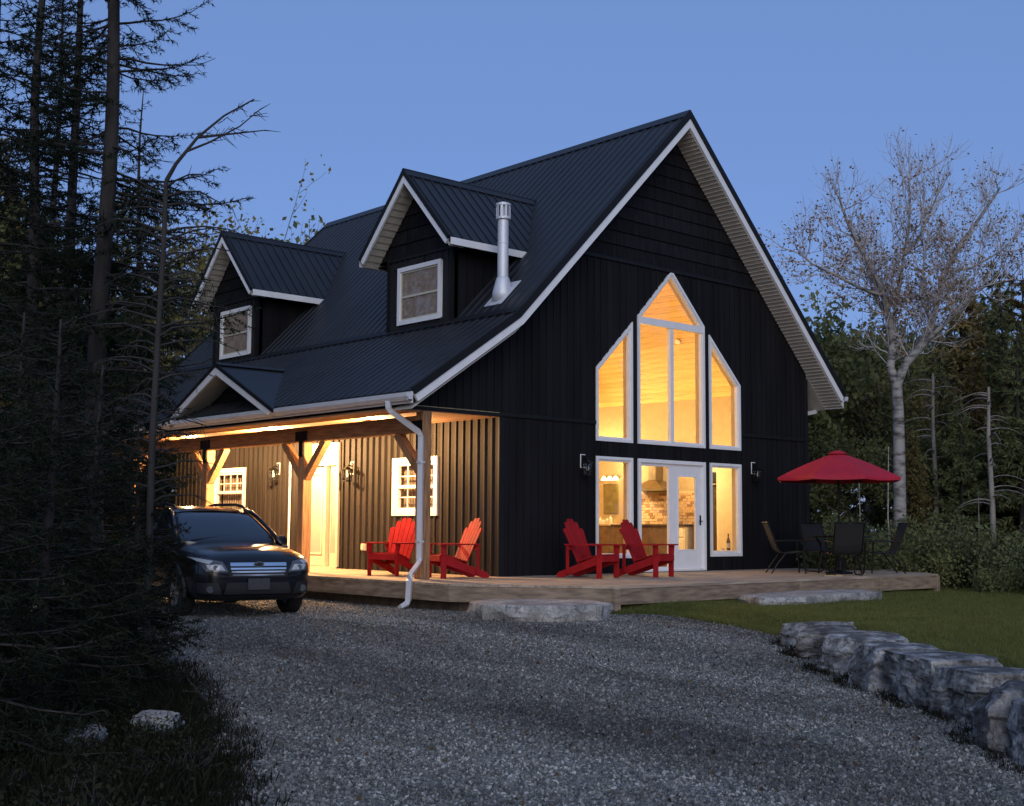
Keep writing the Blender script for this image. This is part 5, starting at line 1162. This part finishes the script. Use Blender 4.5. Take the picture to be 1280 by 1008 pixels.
def spruce_meshes(seed, h, cb, rmax, r_tr, whorl=.28, nb=5, droop=.25, foliage=1.0, nl=.055, nw=.012, step=.03, per=3, twig_sp=.09, lean=(0, 0), bare=0, mat='spruce', bark='bark', top_pow=.8, lift=.45):
    rg = np.random.default_rng(seed); seg = []; tw = []
    def axis(z): return np.array([lean[0]*z+.03*math.sin(z*1.3+seed), lean[1]*z+.03*math.cos(z*1.1+seed), z])
    zs = np.linspace(0, h, 22)
    tr = [(axis(zs[i]), axis(zs[i+1]), r_tr*(1-zs[i]/h)**.8+.008, r_tr*(1-zs[i+1]/h)**.8+.008) for i in range(21)]
    z = cb if not bare else .5
    while z < h-.1:
        k = max(2, int(nb+rg.integers(-1, 2)))
        for _ in range(k):
            az = rg.random()*2*math.pi; live = z >= cb
            L = rmax*((h-z)/(h-cb))**top_pow*rg.uniform(.6, 1.12) if live else rmax*rg.uniform(.25, .7)
            L = max(L, .12); e0 = lift*(z/h)-droop+rg.normal()*.08; p = axis(z+rg.uniform(-.1, .1)); n = 6; hd_ = np.array([math.cos(az), math.sin(az), 0]); pts = [p]
            for i in range(n):
                t = (i+1)/n; el = e0-droop*.5*math.sin(t*math.pi)+.35*t*t*(1 if live else -.3); p = p+(hd_*math.cos(el)+np.array([0, 0, math.sin(el)]))*L/n+rg.normal(size=3)*.012*L; pts.append(p)
            rb = .006+.012*L
            for i in range(n): seg.append((pts[i], pts[i+1], rb*(1-i/n*.85), rb*(1-(i+1)/n*.85)))
            if rg.random() > foliage and live: live = False
            m_ = int(L/twig_sp)
            for q in range(m_):
                t = .12+.88*(q+rg.random())/m_
                if not live and rg.random() < .6: continue
                i = min(n-1, int(t*n)); b0 = pts[i]+(pts[i+1]-pts[i])*(t*n-i); bd = pts[i+1]-pts[i]; bd = bd/np.linalg.norm(bd); sdv = np.cross(bd, [0, 0, 1.]); sdv /= np.linalg.norm(sdv)+1e-9
                s_ = 1 if q % 2 else -1; tl = (.42*L*(1-t)+.10)*rg.uniform(.6, 1.15); td = bd*.62+sdv*s_*.75+np.array([0, 0, -.22-.25*rg.random()])+rg.normal(size=3)*.12; td /= np.linalg.norm(td)
                seg.append((b0, b0+td*tl, .004, .002))
                if live:
                    tw.append((b0, td, tl))
                    if tl > .25:
                        for w in range(int(tl/.11)):
                            t2 = rg.uniform(.2, .95); s2 = td*.6+np.cross(td, [0, 0, 1.])*(1 if w % 2 else -1)*.7+np.array([0, 0, -.15]); s2 /= np.linalg.norm(s2); tw.append((b0+td*tl*t2, s2, tl*(1-t2)*.6+.06))
            if live: tw.append((pts[n-2], (pts[n]-pts[n-2])/np.linalg.norm(pts[n]-pts[n-2]), L/n*2.2))
        z += whorl*rg.uniform(.75, 1.25)
    V1, F1 = tubes_np(tr, 9); V2, F2 = tubes_np(seg, 3)
    trunk = np_mesh('trunk', V1, F1, bark); trunk.polygons.foreach_set('use_smooth', [True]*len(trunk.polygons))
    br = np_mesh('branches', V2, F2, bark)
    cr = None
    if tw:
        S = np.array([t[0] for t in tw]); D = np.array([t[1] for t in tw]); L = np.array([t[2] for t in tw])
        V, F = needles_np(rg, S, D, L, step, nl, nw, per); cr = np_mesh('crown', V, F, mat)
    return trunk, br, cr
def place_tree(meshes, name, label, loc, rz=0, sc=1, group=None, tilt=(0, 0)):
    t_ = thing(name, label, 'tree', loc, rz, group); t_.rotation_euler = (tilt[0], tilt[1], rz); t_.scale = (sc, sc, sc) if not hasattr(sc, '__len__') else sc
    for nm, me in zip(('trunk', 'branches', 'crown'), meshes):
        if me is not None: link(nm, me, t_)
    return t_
def gpt(u, s, dz=-.05):
    p = at(u, 700, s); return (p.x, p.y, zdrive(p.x, p.y)+dz)
# left wood
spA = spruce_meshes(3, 12.5, 3.0, 1.8, .12, .30, 5, .22, .8, .06, .013, .034, 3, .10, (.012, -.004), bare=1)
spB = spruce_meshes(5, 11.0, 1.8, 1.55, .10, .30, 5, .25, .9, .065, .016, .036, 3, .105, top_pow=.65)
spC = spruce_meshes(8, 8.5, .9, 1.3, .075, .22, 5, .25, 1, .055, .013, .034, 3, .095)
fir = spruce_meshes(11, 3.1, .12, 1.05, .045, .13, 6, .15, 1, .05, .012, .026, 3, .075, top_pow=.75, lift=.5)
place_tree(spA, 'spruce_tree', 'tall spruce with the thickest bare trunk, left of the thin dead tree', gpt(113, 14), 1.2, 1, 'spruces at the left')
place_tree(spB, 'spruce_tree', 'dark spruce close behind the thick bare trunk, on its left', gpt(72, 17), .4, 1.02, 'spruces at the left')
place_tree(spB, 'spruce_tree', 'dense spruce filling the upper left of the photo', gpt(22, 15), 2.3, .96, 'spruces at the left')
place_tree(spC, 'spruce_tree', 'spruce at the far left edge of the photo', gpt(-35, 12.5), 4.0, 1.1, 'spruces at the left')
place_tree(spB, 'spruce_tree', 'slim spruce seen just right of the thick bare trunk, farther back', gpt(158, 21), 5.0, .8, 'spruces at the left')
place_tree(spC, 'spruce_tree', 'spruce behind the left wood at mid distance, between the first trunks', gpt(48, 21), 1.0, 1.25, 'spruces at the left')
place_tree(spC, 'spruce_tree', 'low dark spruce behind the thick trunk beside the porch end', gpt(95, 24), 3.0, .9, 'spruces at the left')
for u_, s_, sc, rz, lab in ((60, 9.2, .98, .3, 'dense young fir at the lower left, beside the pale rocks'), (-25, 8.0, 1.0, 2.0, 'dense young fir cut by the left edge of the photo'), (168, 12.2, .80, 4.1, 'small fir in front of the parked car, hiding its rear'),
                            (118, 10.8, .92, 1.1, 'young fir between the two front firs, before the porch end'), (20, 11.5, 1.1, 3.3, 'young fir behind the two front firs at the left')):
    place_tree(fir, 'young_fir', lab, gpt(u_, s_), rz, sc, 'young firs at the left')
# thin dead tree bent over to the right
def chain(pts, r0_, r1_):
    n = len(pts)-1; return [(np.array(pts[i]), np.array(pts[i+1]), r0_+(r1_-r0_)*i/n, r0_+(r1_-r0_)*(i+1)/n) for i in range(n)]
rg = np.random.default_rng(4); b0 = Vector(gpt(186, 12)); rel = lambda u_, v_: np.array((at(u_, v_, 12)-b0)[:])
seg = chain([(0, 0, 0), rel(190, 560), rel(197, 430), rel(204, 320), rel(208, 226)], .038, .022)+chain([rel(208, 226), rel(220, 205), rel(247, 172), rel(280, 145), rel(318, 124)], .024, .006)
seg += chain([rel(247, 172), rel(285, 168), rel(332, 163)], .016, .005)+chain([rel(232, 190), rel(262, 178), rel(300, 158), rel(325, 137)], .014, .004)
seg2 = []
for v_ in range(235, 640, 11):
    for s_ in (-1, 1):
        if rg.random() < .25: continue
        f = (v_-226)/334; c = rel(208-18*f, v_); L = rg.uniform(.25, .85)*(1.0 if v_ < 480 else .7); a = R(rg.uniform(-40, 40)); d = (np.array(r0[:])*s_*math.cos(a)+np.array(f0[:])*math.sin(a)); p = c
        for i in range(4):
            q = p+d*L/4+np.array([0, 0, (.10-.06*i)*L])+rg.normal(size=3)*.02; seg2.append((p, q, .011*(1-i/4)+.003, .011*(1-(i+1)/4)+.003)); p = q
            for w in range(2): e = rg.normal(size=3)*.5+d*.5+np.array([0, 0, -.5]); seg2.append((p, p+e*rg.uniform(.06, .16), .004, .002))
for (a_, b_) in ((rel(247, 172), rel(318, 124)), (rel(247, 172), rel(332, 163)), (rel(262, 178), rel(325, 137))):
    for k in range(16):
        t = rg.random(); p = a_+(b_-a_)*t; e = np.array(r0[:])*rg.uniform(.2, .9)+np.array([0, 0, rg.uniform(-.7, .8)])+np.array(f0[:])*rg.normal()*.4; seg2.append((p, p+e*rg.uniform(.06, .2), .005, .002))
dt = thing('dead_tree', 'thin leafless tree bent over to the right, before the left dormer', 'tree', b0)
link('trunk', np_mesh('trunk', *tubes_np(seg, 8), 'deaddark'), dt); link('branches', np_mesh('branches', *tubes_np(seg2, 4), 'deaddark'), dt)

# broadleaf trees
def grow(rg, p, d, L, r, lvl, maxl, seg, tips, up=.12, wig=.25, nchild=(2, 4), ratio=(.62, .82), spread=.7):
    n = 4; pts = [p]
    for i in range(n):
        d = d+rg.normal(size=3)*wig*.4+np.array([0, 0, up*.4]); d /= np.linalg.norm(d); q = pts[-1]+d*L/n
        seg.append((pts[-1], q, max(.0035, r*(1-.45*i/n)), max(.003, r*(1-.45*(i+1)/n)))); pts.append(q)
    if lvl >= maxl-1:
        for q in pts[1:]: tips.append((q, d))
    if lvl >= maxl: return
    for k in range(rg.integers(nchild[0], nchild[1]+1)):
        t = rg.uniform(.35, 1); i = min(n-1, int(t*n)); b = pts[i]+(pts[i+1]-pts[i])*(t*n-i); e = rg.normal(size=3); e -= d*np.dot(e, d); e /= np.linalg.norm(e); nd = d*(1-spread*.45)+e*spread; nd /= np.linalg.norm(nd)
        grow(rg, b, nd, L*rg.uniform(*ratio), r*.55, lvl+1, maxl, seg, tips, up, wig, nchild, ratio, spread)
    grow(rg, pts[-1], d, L*rg.uniform(*ratio), r*.6, lvl+1, maxl, seg, tips, up, wig, nchild, ratio, spread)
def broad_meshes(seed, h, r, leaf, lsize, nleaf, maxl=4, trunk_h=.35, bark='bark', lmix=None, spread=.75):
    rg = np.random.default_rng(seed); seg = []; tips = []; th = h*trunk_h
    tr = chain([(0, 0, -.2), (rg.normal()*.05, rg.normal()*.05, th*.5), (rg.normal()*.1, rg.normal()*.1, th)], r, r*.75)
    top = tr[-1][1]
    for k in range(4):
        a = k*1.6+rg.random(); grow(rg, top-np.array([0, 0, th*.25*rg.random()]), np.array([math.cos(a)*.45, math.sin(a)*.45, 1.0]), h*.25, r*.55, 0, maxl, seg, tips, .15, .25, (2, 3), (.6, .8), spread)
    P = np.array([t[0] for t in tips]); P = P[rg.integers(0, len(P), nleaf)]+rg.normal(size=(nleaf, 3))*.16
    V, F = tubes_np(tr, 8); V2, F2 = tubes_np(seg, 3); LV, LF = leaves_np(rg, P, lsize)
    return np_mesh('trunk', V, F, bark), np_mesh('branches', V2, F2, bark), np_mesh('crown', LV, LF, leaf)
# birch at the right of the deck (distance about 30 m)
bb0 = at(1125, 690, 30); bz = zlawn(bb0.x, bb0.y)-.1; bb0 = Vector((bb0.x, bb0.y, bz)); relb = lambda u_, v_, dd=0: np.array((at(u_, v_, 30+dd)-bb0)[:])
rg = np.random.default_rng(12); seg = []; tips = []
tr = chain([(0, 0, -.2), relb(1125, 640), relb(1124, 570), relb(1123, 520), relb(1121, 482)], .155, .125)
limbs = [([(1121, 482, 0), (1113, 460, .1), (1116, 430, .2), (1112, 400, .1), (1104, 370, -.2), (1092, 340, -.4), (1075, 310, -.5), (1058, 275, -.6), (1048, 245, -.6)], .12),
 ([(1121, 482, 0), (1132, 455, -.1), (1150, 435, -.2), (1165, 405, -.1), (1172, 375, 0), (1180, 340, .2), (1205, 300, .4), (1230, 265, .5), (1250, 235, .5)], .12),
 ([(1116, 430, .2), (1118, 395, .3), (1124, 360, .4), (1130, 320, .3), (1136, 280, .2), (1138, 245, .1), (1135, 222, .1)], .07),
 ([(1150, 435, -.2), (1175, 410, -.4), (1198, 392, -.6)], .085), ([(1104, 370, -.2), (1075, 360, -.5), (1045, 345, -.8), (1015, 330, -1), (1000, 318, -1)], .05),
 ([(1172, 375, 0), (1205, 368, .4), (1240, 355, .7), (1268, 350, .9)], .05), ([(1180, 340, .2), (1215, 335, .5), (1250, 315, .8), (1268, 300, 1)], .045),
 ([(1112, 400, .1), (1095, 375, .5), (1085, 345, .8), (1080, 300, 1.0)], .05), ([(1130, 320, .3), (1150, 295, .5), (1165, 260, .6), (1175, 235, .6)], .045),
 ([(1165, 405, -.1), (1150, 370, -.4), (1155, 330, -.6), (1160, 290, -.7)], .05)]
for L_, r_ in limbs:
    pts = [relb(*q) for q in L_]; cs = chain(pts, r_, r_*.22); seg += cs
    for i, c in enumerate(cs):
        if i < 1 and r_ > .1: continue
        for k in range(6):
            t = rg.random(); p = c[0]+(c[1]-c[0])*t; d = (c[1]-c[0]); d = d/np.linalg.norm(d); e = rg.normal(size=3); nd = d*.5+e/np.linalg.norm(e)*.75+np.array([0, 0, .25]); nd /= np.linalg.norm(nd)
            grow(rg, p, nd, rg.uniform(.42, .85), .018, 0, 2, seg, tips, .25, .3, (2, 3), (.6, .8), .7)
P = np.array([t[0] for t in tips]); k = rg.random(len(P)); wgt = np.exp(-((P[:, 2]-relb(1140, 350)[2])/1.6)**2); P1 = P[k < .28*wgt+.07]; P1 = P1+rg.normal(size=P1.shape)*.06
P1 = np.concatenate([P1, P1+rg.normal(size=P1.shape)*.08])
bi = thing('birch_tree', 'tall sparse birch with pale forked trunk, right of the red umbrella', 'tree', bb0)
link('trunk', np_mesh('trunk', *tubes_np(tr, 12), 'birch'), bi)
big = [s for s in seg if s[2] > .02]; small = [s for s in seg if s[2] <= .02]
link('limbs', np_mesh('limbs', *tubes_np(big, 6), 'birch'), bi); link('twigs', np_mesh('twigs', *tubes_np(small, 3), 'twig'), bi); link('crown', np_mesh('crown', *leaves_np(rg, P1, .072), 'leaf_o'), bi)

ORD = ['first', 'second', 'third', 'fourth', 'fifth', 'sixth', 'seventh', 'eighth', 'ninth', 'tenth', 'eleventh', 'twelfth', 'thirteenth', 'fourteenth', 'fifteenth', 'sixteenth', 'seventeenth', 'eighteenth', 'nineteenth', 'twentieth']
def nth(i): return ORD[i] if i < 20 else ('twenty-' if i < 29 else 'thirtieth ' if i == 29 else 'thirty-')+(ORD[(i+1) % 10-1] if (i+1) % 10 else '')
# wood behind the deck
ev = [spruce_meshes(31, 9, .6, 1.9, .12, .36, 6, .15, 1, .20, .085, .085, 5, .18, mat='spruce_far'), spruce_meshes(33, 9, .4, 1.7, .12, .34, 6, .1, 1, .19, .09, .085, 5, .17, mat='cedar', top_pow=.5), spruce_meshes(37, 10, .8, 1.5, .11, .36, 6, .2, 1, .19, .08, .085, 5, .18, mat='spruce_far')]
bl = [broad_meshes(41, 8.5, .11, 'leaf', .19, 9000, 4), broad_meshes(43, 8.5, .10, 'leaf_y', .12, 7500, 4, bark='birch'), broad_meshes(47, 8, .11, 'leaf', .18, 7000, 4, .3)]
KIND = {0: ('spruce_tree', 'dark green spruce in the wood behind the deck'), 1: ('cedar_tree', 'brownish cedar in the wood behind the deck'), 2: ('spruce_tree', 'slim dark spruce in the wood behind the deck'),
        3: ('broadleaf_tree', 'green leafy tree in the wood behind the deck'), 4: ('birch_tree', 'thin yellowing birch in the wood behind the deck'), 5: ('broadleaf_tree', 'bushy green tree in the wood behind the deck')}
FOR = [(1030, 40, 3, .95), (1062, 44, 5, 1.0), (1085, 39, 4, .95), (1100, 47, 3, 1.1), (1140, 42, 0, .9), (1160, 50, 3, 1.1), (1185, 45, 1, .98), (1210, 43, 1, 1.13), (1235, 47, 1, 1.12), (1262, 42, 2, 1.03), (1290, 45, 1, 1.2), (1315, 41, 0, 1.1), (1345, 46, 2, 1.1),
       (1015, 46, 5, 1.0), (1045, 52, 0, .9), (1120, 54, 1, 1.15), (1200, 54, 0, 1.2), (1250, 55, 2, 1.35), (1075, 34, 5, .55), (1110, 36, 0, .60), (1150, 35, 5, .6), (1180, 37, 2, .65), (1205, 33, 0, .55), (1225, 36, 1, .7), (1255, 34, 5, .6), (1280, 32, 0, .75), (1300, 35, 1, .85), (1040, 35, 0, .55), (1140, 33, 1, .45), (1330, 33, 2, .9), (1375, 38, 1, 1.0)]
FOR.sort(); cnt = {}
for i, (u_, s_, k, sc) in enumerate(FOR):
    p = at(u_, 700, s_); me = (ev+bl)[k]; c = cnt.get(k, 0); cnt[k] = c+1
    place_tree(me, KIND[k][0], KIND[k][1]+', '+nth(c)+' of its kind from the left', (p.x, p.y, -.5), i*2.4, sc, 'wood behind the deck')
# trees showing past the roof edge and over the ridge
p = at(1000, 380, 36); place_tree(bl[0], 'broadleaf_tree', 'leafy tree showing just past the right roof edge', (p.x+.3, p.y, -.5), 1.0, 1.0)
p = at(455, 260, 46); place_tree(bl[2], 'broadleaf_tree', 'tree top peeking over the main roof ridge', (p.x, p.y, -.5), 2.0, 1.66)
p = at(262, 260, 38); place_tree(bl[1], 'birch_tree', 'yellowing birch behind the left dormer', (p.x, p.y, -.5), .5, 1.34)
for i, (u_, s_, k, sc) in enumerate(sorted(((170, 40, 1, 1.0), (225, 44, 0, 1.08), (130, 36, 2, 1.1), (80, 42, 3, 1.2), (20, 38, 0, 1.3), (-30, 30, 1, 1.2), (200, 52, 2, 1.2), (255, 50, 1, 1.15), (105, 50, 0, 1.3)))):
    p = at(u_, 700, s_); place_tree((ev+bl)[k], KIND[k][0], ('dark tree beyond the left end of the house, '+nth(i)+' one counted from the left'), (p.x, p.y, -.5), i*1.9, sc, 'wood beyond the left end of the house')
rf = random.Random(8)
for i in range(22):
    u_ = 1400+i*42+rf.uniform(-15, 15); s_ = 36-i*.75+rf.uniform(-3, 6); k = rf.choice((0, 1, 2, 3, 5, 1)); p = at(u_, 700, s_)
    place_tree((ev+bl)[k], KIND[k][0], 'tree of the wood that runs on past the right edge of the photo', (p.x, p.y, -.5), rf.random()*6, rf.uniform(.85, 1.25), 'wood past the right edge')
for i in range(18):
    u_ = -60-i*48+rf.uniform(-15, 15); s_ = rf.uniform(22, 44)-i*.4; k = rf.choice((0, 1, 2, 3, 2)); p = at(u_, 700, s_)
    place_tree((ev+bl)[k], KIND[k][0], 'tree of the wood that runs on past the left edge of the photo', (p.x, p.y, -.5), rf.random()*6, rf.uniform(.9, 1.3), 'wood past the left edge')
# bare dead trunks in front of the right wood
def snag(u_, s_, h, lab, seed):
    rg = np.random.default_rng(seed); p = at(u_, 700, s_); t_ = thing('dead_tree', lab, 'tree', (p.x, p.y, -.5)); tr_ = chain([(0, 0, 0), (.03, 0, h*.4), (-.03, .02, h*.75), (.02, 0, h)], .085, .035); sg = []
    for k in range(26):
        z_ = h*rg.uniform(.35, .98); a = rg.random()*6.28; d = np.array([math.cos(a), math.sin(a), .25]); q = np.array([0, 0, z_]); L = rg.uniform(.4, 1.3)
        for i in range(5): q2 = q+d*L/5+np.array([0, 0, -.09*i*L/2]); sg.append((q, q2, .022*(1-i/5)+.004, .022*(1-(i+1)/5)+.004)); q = q2
    link('trunk', np_mesh('trunk', *tubes_np(tr_, 8), 'dead'), t_); link('branches', np_mesh('branches', *tubes_np(sg, 3), 'dead'), t_)
snag(1242, 31, 4.9, 'bare grey dead trunk with stub branches at the right', 3); snag(1172, 34, 5.6, 'bare grey dead trunk behind the birch, half hidden', 6)
for i, (u_, s_, h, lab) in enumerate(((1115, 29.5, 3.3, 'slender white sapling just left of the birch trunk'), (1228, 31.5, 2.3, 'slender pale sapling trunk left of the bare grey snag'), (1080, 31, 2.6, 'slender pale sapling trunk under the umbrella, behind the chairs'))):
    p = at(u_, 700, s_); t_ = thing('birch_sapling', lab, 'tree', (p.x, p.y, -.5)); rg = np.random.default_rng(60+i); link('trunk', np_mesh('trunk', *tubes_np(chain([(0, 0, 0), (.05*rg.normal(), .05, h*.5), (.1*rg.normal(), 0, h)], .028, .012), 6), 'birch'), t_)
# low shrubs along the lawn edge
def shrub_mesh(seed, h, w, leaf, n=2600, ls=.07):
    rg = np.random.default_rng(seed); seg = []; tips = []
    for k in range(9):
        a = rg.random()*6.28; grow(rg, np.array([math.cos(a)*.1, math.sin(a)*.1, 0]), np.array([math.cos(a)*w, math.sin(a)*w, 1.0]), h*.42, .014, 0, 2, seg, tips, .1, .3, (2, 3), (.6, .8), .7)
    P = np.array([t[0] for t in tips]); P = P[rg.integers(0, len(P), n)]+rg.normal(size=(n, 3))*.09
    return np_mesh('stems', *tubes_np(seg, 3), 'deaddark'), np_mesh('foliage', *leaves_np(rg, P, ls), leaf)
sh = [shrub_mesh(71, 1.3, .5, 'weed'), shrub_mesh(73, 1.0, .7, 'leaf'), shrub_mesh(77, 1.6, .5, 'spruce_far', 3500)]
rs = random.Random(3)
for i in range(46):
    u_ = 1012+i*9.6+rs.uniform(-5, 5); s_ = 27.5+rs.uniform(-1.2, 4.5)-max(0, (u_-1150))*.025; k = rs.randrange(3); p = at(u_, 700, s_)
    t_ = thing('shrub', 'low dark shrub at the lawn edge before the wood'+(', '+nth(i).strip()+' from the left' if i < 29 else ' past the right photo edge'), 'shrub', (p.x, p.y, -.5), rs.random()*6, 'shrubs at the lawn edge'); sc = rs.uniform(.6, 1.15); t_.scale = (sc,)*3
    link('stems', sh[k][0], t_); link('foliage', sh[k][1], t_)
sl_ = [shrub_mesh(81, .42, .8, 'weed', 900, .035), shrub_mesh(83, .3, .9, 'weed', 700, .03)]
for i in range(26):
    t = .44+.32*(i+rs.random()*.6)/26; p = poly_at(DL, t); off = rs.uniform(-1.6, -.05); x, y = p[0]+off, p[1]-off*.2
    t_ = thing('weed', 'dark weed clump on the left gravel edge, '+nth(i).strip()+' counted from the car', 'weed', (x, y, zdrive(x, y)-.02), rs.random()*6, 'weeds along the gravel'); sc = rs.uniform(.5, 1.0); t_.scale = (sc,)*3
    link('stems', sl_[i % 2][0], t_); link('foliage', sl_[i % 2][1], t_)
for (x, y, h, lab, sd_) in ((-8.15, -3.6, .5, 'dry dead twigs sticking up at the gravel edge by the car', 5), (-9.35, -7.2, .38, 'dry dead twigs sticking out of the gravel near the weeds', 9)):
    rg = np.random.default_rng(sd_); seg = []; tips = []
    for k in range(5): grow(rg, np.array([rg.normal()*.08, rg.normal()*.08, 0]), np.array([rg.normal()*.5, rg.normal()*.5, 1.]), h*.5, .009, 0, 1, seg, tips, .0, .4, (1, 2), (.6, .9), .8)
    o = link('dead_twigs', np_mesh('dead_twigs', *tubes_np(seg, 4), 'deaddark'), None, (x, y, zdrive(x, y))); tag(o, lab, 'twigs')

# ------------------------------------------------------------------ scattered stones and grass (uncountable)
def scatter(name, pts, scl, protos, lab):
    me = bpy.data.meshes.new(name); me.vertices.add(len(pts)); me.vertices.foreach_set('co', np.asarray(pts, np.float32).ravel())
    a = me.attributes.new('scl', 'FLOAT', 'POINT'); a.data.foreach_set('value', np.asarray(scl, np.float32))
    rg = np.random.default_rng(1); a = me.attributes.new('rot', 'FLOAT_VECTOR', 'POINT'); rr = rg.random((len(pts), 3))*6.283
    if 'grass' in name: rr[:, :2] = (rr[:, :2]-3.14)*.06
    a.data.foreach_set('vector', rr.astype(np.float32).ravel())
    o = bpy.data.objects.new(name, me); COL.objects.link(o); struct(o, 'stuff', lab)
    pc_ = bpy.data.collections.new(name+'_pieces')
    for p in protos: pc_.objects.link(p)
    g = bpy.data.node_groups.new(name, 'GeometryNodeTree'); g.interface.new_socket('Geometry', in_out='INPUT', socket_type='NodeSocketGeometry'); g.interface.new_socket('Geometry', in_out='OUTPUT', socket_type='NodeSocketGeometry')
    N = g.nodes.new; gi = N('NodeGroupInput'); go = N('NodeGroupOutput'); ip = N('GeometryNodeInstanceOnPoints'); ci = N('GeometryNodeCollectionInfo'); ci.inputs['Collection'].default_value = pc_; ci.inputs['Separate Children'].default_value = True; ci.inputs['Reset Children'].default_value = True
    ra = N('GeometryNodeInputNamedAttribute'); ra.data_type = 'FLOAT_VECTOR'; ra.inputs[0].default_value = 'rot'; sa = N('GeometryNodeInputNamedAttribute'); sa.data_type = 'FLOAT'; sa.inputs[0].default_value = 'scl'
    K = g.links.new; K(gi.outputs[0], ip.inputs['Points']); K(ci.outputs[0], ip.inputs['Instance']); ip.inputs['Pick Instance'].default_value = True
    K(ra.outputs[0], ip.inputs['Rotation']); K(sa.outputs[0], ip.inputs['Scale']); K(ip.outputs[0], go.inputs[0])
    md = o.modifiers.new('scatter', 'NODES'); md.node_group = g; return o
peb = []
for k in range(5):
    bm = bmesh.new(); bmesh.ops.create_icosphere(bm, subdivisions=1, radius=1)
    for v in bm.verts: v.co = Vector((v.co.x*(1.0+.2*k % .5), v.co.y*.8, v.co.z*.62))*(1+.28*noise.noise(v.co*1.7+Vector((k*9, 0, 0))))
    me = bpy.data.meshes.new('pebble'); bm.to_mesh(me); bm.free(); me.materials.append(MT['pebble']); peb.append(bpy.data.objects.new('pebble', me))
rg = np.random.default_rng(2); pts = []; scl = []
tries = rg.random((380000, 2))
for a, b in tries:
    # denser near the camera: driveway strip parameter biased
    u_ = .14+.78*a**.75; x, y = drvP(u_, b); s_ = sdepth(x, y)
    if s_ < 5.2 or s_ > 26: continue
    if rg.random() > min(1, (10.5/s_)**1.0): continue
    z_ = zdrive(x, y)+.012*noise.noise((x*1.1, y*1.1, 0)); c = .006+.013*rg.random()**3
    pts.append((x, y, z_+c*.15)); scl.append(c)
for i in range(1500):                                  # coarser stones gathered along the edges
    t = rg.uniform(.45, .9); L_ = Rc if rg.random() < .6 else Lc; p = L_[int(t*NT)]; x, y = p[0]+rg.normal()*.22, p[1]+rg.normal()*.22; c = .010+.016*rg.random()**3
    pts.append((x, y, zdrive(x, y)+c*.3)); scl.append(c)
scatter('gravel_stones', pts, scl, peb, 'loose crushed stone over the driveway')
gr = []
for k in range(4):
    rg2 = np.random.default_rng(90+k); V = []; F = []
    for i in range(16):
        x, y = rg2.normal(size=2)*.035; a = rg2.random()*6.28; h = rg2.uniform(.025, .06); w = .0028; lx, ly = rg2.normal(size=2)*.018; c, s_ = math.cos(a)*w, math.sin(a)*w; q = len(V)
        V += [(x-c, y-s_, 0), (x+c, y+s_, 0), (x+lx*.4+c*.7, y+ly*.4+s_*.7, h*.6), (x+lx*.4-c*.7, y+ly*.4-s_*.7, h*.6), (x+lx, y+ly, h)]; F += [(q, q+1, q+2), (q, q+2, q+3), (q+3, q+2, q+4)]
    gr.append(bpy.data.objects.new('grass_tuft', np_mesh('grass_tuft', V, F, 'grass')))
pts = []; scl = []
for a, b in rg.random((95000, 2)):
    x, y = lawnP(a, b*(.75 if rg.random() < .6 else 1)); s_ = sdepth(x, y)
    lat = (x-CAM.x)*r0.x+(y-CAM.y)*r0.y
    if s_ < 6 or lat/s_ > .60: continue
    z_ = zlawn_e(x, y)+.02*noise.noise((x*.8, y*.8, 0)); pts.append((x, y, z_)); scl.append(rg.uniform(.6, 1.25)*(1+max(0, s_-14)*.03)*(1+.7*max(0, noise.noise((x*1.1, y*1.1, 7)))))
scatter('lawn_grass', pts, scl, gr, 'short mown lawn grass')

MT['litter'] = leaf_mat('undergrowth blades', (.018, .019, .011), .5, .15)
lt = []
for p in gr: q = bpy.data.objects.new('undergrowth_tuft', p.data.copy()); q.data.materials[0] = MT['litter']; lt.append(q)
pts = []; scl = []
for i in range(7000):
    t = rg.uniform(.42, .85); p = poly_at(DL, t); off = abs(rg.normal())*1.6-.12-.3*rg.random()**4; x, y = p[0]-off, p[1]+off*.28
    pts.append((x, y, zdrive(x, y)+.0)); scl.append(rg.uniform(1.0, 3.2)*(.6 if off < .15 else 1))
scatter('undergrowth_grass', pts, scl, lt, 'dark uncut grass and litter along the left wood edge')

# fallen leaves on drive and lawn, dirt tufts at the boulder feet
lf = []
for k in range(3):
    V = [(-.5, 0, 0), (-.1, .3, .06), (.45, .12, .02), (.6, 0, .1), (.4, -.16, .03), (-.12, -.28, .08)]; m = MB(); m.add([(a*(.9+.1*k), b, c) for a, b, c in V], [(0, 1, 2, 3, 4, 5)]); lf.append(bpy.data.objects.new('leaf', m.mesh('leaf', 'dead_leaf' if k else 'dead_leaf_dark')))
pts = []; scl = []
for i in range(1100):
    x, y = drvP(.32+.55*rg.random(), rg.random() if rg.random() < .4 else (rg.random()**2.2 if rg.random() < .6 else 1-rg.random()**2.2*.5)); pts.append((x, y, zdrive(x, y)+.018)); scl.append(rg.uniform(.02, .045))
for i in range(500):
    x, y = lawnP(rg.random(), rg.random()*.7); pts.append((x, y, zlawn_e(x, y)+.045)); scl.append(rg.uniform(.02, .04))
scatter('fallen_leaves', pts, scl, lf, 'small fallen leaves strewn over gravel and lawn')
pts = []; scl = []
for (bx, by, a, b, zt, lab) in BO:
    for i in range(40):
        an = rg.uniform(1.6, 4.6); x, y = bx+(a+.06)*math.cos(an-YAW)*rg.uniform(.9, 1.12), by+(b+.08)*math.sin(an-YAW)*rg.uniform(.9, 1.12); pts.append((x, y, zdrive(x, y))); scl.append(rg.uniform(.5, 1.6))
scatter('edge_weeds_grass', pts, scl, lt, 'thin weeds at the feet of the boulders')
